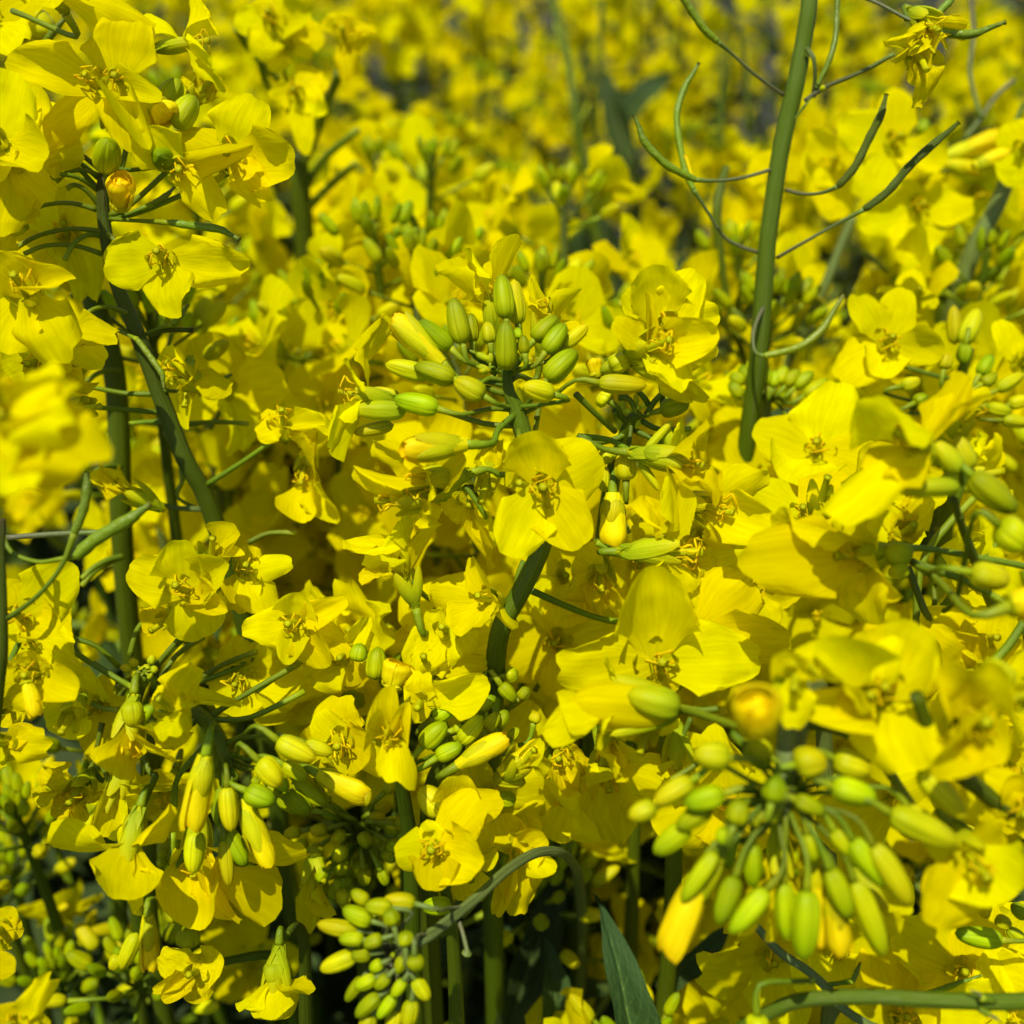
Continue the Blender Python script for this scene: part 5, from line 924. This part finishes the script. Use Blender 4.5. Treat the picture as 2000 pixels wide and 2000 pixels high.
    for i in range(npd):
        z = H - .075 - i * .011 - (.02 if kind == 'open' else 0); a = ph + i * ga * 1.3; tilt = rr.uniform(.85, 1.25); L = rr.uniform(.014, .022)
        nd = ax(z); d1 = rax(rr, z, a, tilt + .2); p0 = nd + d1 * L; d2 = rax(rr, z, a, tilt - .3); d3 = rax(rr, z, a, tilt - .75); ln = rr.uniform(.012, .034)
        pod(root, [p0, p0 + d1 * ln * .35, p0 + d1 * ln * .35 + d2 * ln * .35, p0 + d1 * ln * .35 + d2 * ln * .35 + d3 * ln * .35], .0009, rr, [nd, nd.lerp(p0, .5)])
    for i, z in enumerate((H - .085, H - .12, H - .15, H - .24, H - .34, H - .46, H - .6, H - .76)):
        a = ph + i * 2.2 + rr.uniform(-.5, .5); d = rax(rr, z, a, rr.uniform(.7, 1.2)); ln = (.022, .03, .045, .06, .085, .12, .16, .18)[i] * rr.uniform(.8, 1.2)
        link('leaf', LEAF[rr.randrange(4)], root, frame(ax(z), d, up, ln * (.9 + .12 * i), ln))
    return root
BUDL = [bud_mb(f, i + 20, 8, 6) for i, f in enumerate((.26, .30, .33))]
def kids(o): return KID.get(o.name, [])
KID = {}
def index():
    KID.clear()
    for o in S.objects:
        if o.parent: KID.setdefault(o.parent.name, []).append(o)
def copy_tree(o, parent=None):
    c = o.copy(); COL.objects.link(c); c.parent = parent
    for ch in kids(o): copy_tree(ch, c)
    return c
H0 = 1.10
PROT = {0: [], 1: []}
for lod, ks in ((0, ('open', 'young', 'open', 'late', 'buds', 'open')), (1, ('open', 'young', 'open', 'late', 'open', 'buds', 'young'))):
    for k in ks: PROT[lod].append((k, make_raceme(rf, lod, k, H0)))
index()
spots = []
# hand-set heads just behind the sharp ones: photo x, y, depth, kind
HAND = [(640, 470, .31, 0), (760, 470, .27, 0), (560, 700, .235, 0), (880, 430, .30, 0), (1050, 540, .25, 0), (720, 610, .23, 0), (430, 660, .225, 4), (940, 620, .24, 0), (1150, 640, .24, 0),
        (1320, 560, .28, 0), (470, 520, .27, 0), (380, 300, .30, 0), (820, 330, .42, 0), (1000, 330, .45, 0), (700, 700, .215, 0), (1480, 640, .27, 0), (1640, 760, .235, 1), (1900, 640, .24, 0), (1780, 560, .30, 1), (1450, 760, .23, 4),
        (150, 640, .24, 0), (120, 420, .25, 0), (300, 820, .235, 0), (420, 900, .26, 0), (560, 820, .24, 0), (520, 980, .29, 3), (120, 1010, .27, 4), (700, 1080, .28, 3), (860, 800, .22, 0), (1230, 780, .22, 0),
        (900, 1080, .27, 3), (1200, 1130, .24, 0), (1130, 1000, .26, 0), (1420, 950, .23, 0), (1560, 900, .24, 0), (1480, 1180, .24, 0), (1640, 1240, .24, 3), (1900, 1200, .23, 0), (1860, 1010, .23, 1),
        (300, 1560, .255, 4), (90, 1600, .25, 4), (60, 1740, .245, 4), (180, 1860, .24, 4), (500, 1860, .23, 4), (660, 1960, .24, 4), (320, 1810, .225, 4), (60, 1500, .21, 4), (120, 1660, .215, 4), (1110, 1790, .22, 4), (960, 1930, .21, 4), (1050, 1480, .195, 4), (1010, 1400, .195, 4), (1390, 1950, .21, 0), (880, 1900, .25, 4), (1150, 1450, .23, 4), (1080, 1330, .24, 4),
        (1400, 1880, .23, 0), (1700, 1880, .22, 0), (1900, 1880, .22, 0), (1500, 1800, .24, 0), (1680, 1600, .23, 0), (1350, 1650, .235, 0), (980, 1520, .23, 1), (250, 1230, .24, 3), (420, 1380, .24, 4), (1000, 1200, .25, 3)]
for (x, y, dp, k) in HAND:
    p = P(x, y, dp); spots.append((p.x, p.y, p.z + .018, 0, k))
rs = random.Random(2024)
y = .26
while y < 1.55:
    st = .064 + .016 * y + (.03 if y > 1.2 else 0); hw = .16 + .58 * y; x = -hw + rs.random() * st
    while x < hw:
        px, py = x + rs.uniform(-.4, .4) * st, y + rs.uniform(-.4, .4) * st
        top = 1.25 - .105 + .10 * ss(.36, .88, py) - rs.choice((0, .01, .03, .05, .09, .13)) + rs.uniform(-.012, .012)
        q = proj(Vector((px, py, top - .02)))
        gap = py > .36 and noise.noise(Vector((px * 5.5, py * 5.5, 3.3))) < (.06 if px > .0 else -.15)
        if gap: top -= rs.uniform(.035, .09)
        if q and q[2] > .25:
            if not (q[2] < .34 and (q[1] < 250)): spots.append((px, py, top, 0 if q[2] < .45 else 1, 4 if q[1] > 1330 and q[0] < 1500 and rs.random() < .8 else 5 if gap and rs.random() < .3 else None))
        x += st * rs.uniform(.85, 1.2)
    y += st
FG = 'rapeseed plants standing in the field behind'
def where(q):
    xn = ('far left', 'left', 'left of centre', 'centre', 'right of centre', 'right', 'far right')[max(0, min(6, int(q[0] // 286)))]
    yn = ('top edge', 'upper part', 'upper middle', 'middle', 'lower middle', 'lower part', 'bottom')[max(0, min(6, int(q[1] // 286)))]
    return xn, yn
LOOK = {'open': 'full yellow head', 'young': 'green bud crown', 'late': 'head over thin pods', 'buds': 'tight green buds'}
LB = {}; used = set(); n_f = 0; seen_lab = {}
for (x, yy, top, lod, k) in spots:
    q = proj(Vector((x, yy, top - .02)))
    if k is None: kd, pr = rs.choice(PROT[lod])
    elif k in (0,): kd, pr = PROT[0][rs.choice((0, 2, 5))]
    elif k == 1: kd, pr = PROT[0][1]
    elif k == 3: kd, pr = PROT[0][3]
    elif k == 5: kd, pr = (PROT[0][3] if rs.random() < .5 else PROT[0][4]) if lod == 0 else PROT[1][5]
    else: kd, pr = PROT[0][4]
    if pr.name not in used: o = pr; used.add(pr.name)
    else: o = copy_tree(pr)
    s = top / H0; o.location = (x, yy, 0); o.rotation_euler = (rs.uniform(-.012, .012), rs.uniform(-.012, .012), rs.uniform(0, 6.28))
    w_ = rs.uniform(.95, 1.05); o.scale = (w_, w_, s)
    o['category'] = 'rapeseed plant'; o['group'] = FG
    dist = 'soft' if q and q[2] < .33 else 'blurred' if q and q[2] < .7 else 'distant blurred'
    xn, yn = where(q) if q else ('left', 'bottom')
    LB.setdefault((dist, kd, yn, xn), []).append((q[0] if q else -999, o))
    n_f += 1
    if q and not (-250 < q[0] < 2250 and -250 < q[1] < 2300): pass
ORD = ('first', 'second', 'third', 'fourth', 'fifth', 'sixth', 'seventh', 'eighth', 'ninth', 'tenth', 'eleventh', 'twelfth', 'thirteenth', 'fourteenth', 'fifteenth', 'sixteenth', 'seventeenth', 'eighteenth', 'nineteenth', 'twentieth') + tuple('%s from the twentieth' % w for w in ('second', 'third', 'fourth', 'fifth'))
for (dist, kd, yn, xn), lst in LB.items():
    lst.sort(key=lambda t: t[0])
    for i, (_, o) in enumerate(lst):
        o['label'] = f"{dist} plant, {LOOK[kd]}, {yn} {xn}" + (f", {ORD[min(i, 23)]} from the left" if len(lst) > 1 else '')
for lod in (0, 1):
    for kd, pr in PROT[lod]:
        if pr.name not in used:
            def rm(o):
                for c in kids(o): rm(c)
                bpy.data.objects.remove(o)
            rm(pr)
print('field plants', n_f, 'objects', len(S.objects))

# leaves of the crop between the stems, too many and too tangled to count
lb = MB(); rl = random.Random(8)
def lo_leaf(v, j):
    u = j * 2 - 1; return (u * .16 * math.sin(math.pi * (.06 + .93 * v)) ** .75, v, .12 * abs(u) - .25 * v * v), (j, v)
LL = grid(MB(), 6, 4, lo_leaf)
for k in range(8500):
    yy = .34 + 3.4 * rl.random() ** 1.1; xx = rl.uniform(-1, 1) * (.25 + .6 * yy); zt = 1.25 - .20 + .07 * ss(.4, 1.0, yy); zz = zt - .62 * rl.random() ** 1.6
    a = rl.uniform(0, 6.28); d = Vector((math.cos(a), math.sin(a), rl.uniform(-.2, 1.3))); ln = rl.uniform(.02, .05) + .12 * max(0, .95 - zz)
    lb.add(LL, frame(Vector((xx, yy, zz)), d, Vector((0, 0, 1)), ln, ln))
for k in range(900):
    yy = rl.uniform(.06, .36); xx = rl.uniform(-.3, .3); zz = 1.25 - rl.uniform(.27, .5); a = rl.uniform(0, 6.28); ln = rl.uniform(.03, .07)
    lb.add(LL, frame(Vector((xx, yy, zz)), Vector((math.cos(a), math.sin(a), rl.uniform(-.2, 1.1))), Vector((0, 0, 1)), ln, ln))
fo = link('foliage', lb.mesh('foliage', ['leaf']), None); fo['kind'] = 'stuff'; fo['label'] = 'dark green leaves filling the gaps between the rapeseed stems'; fo['category'] = 'foliage'
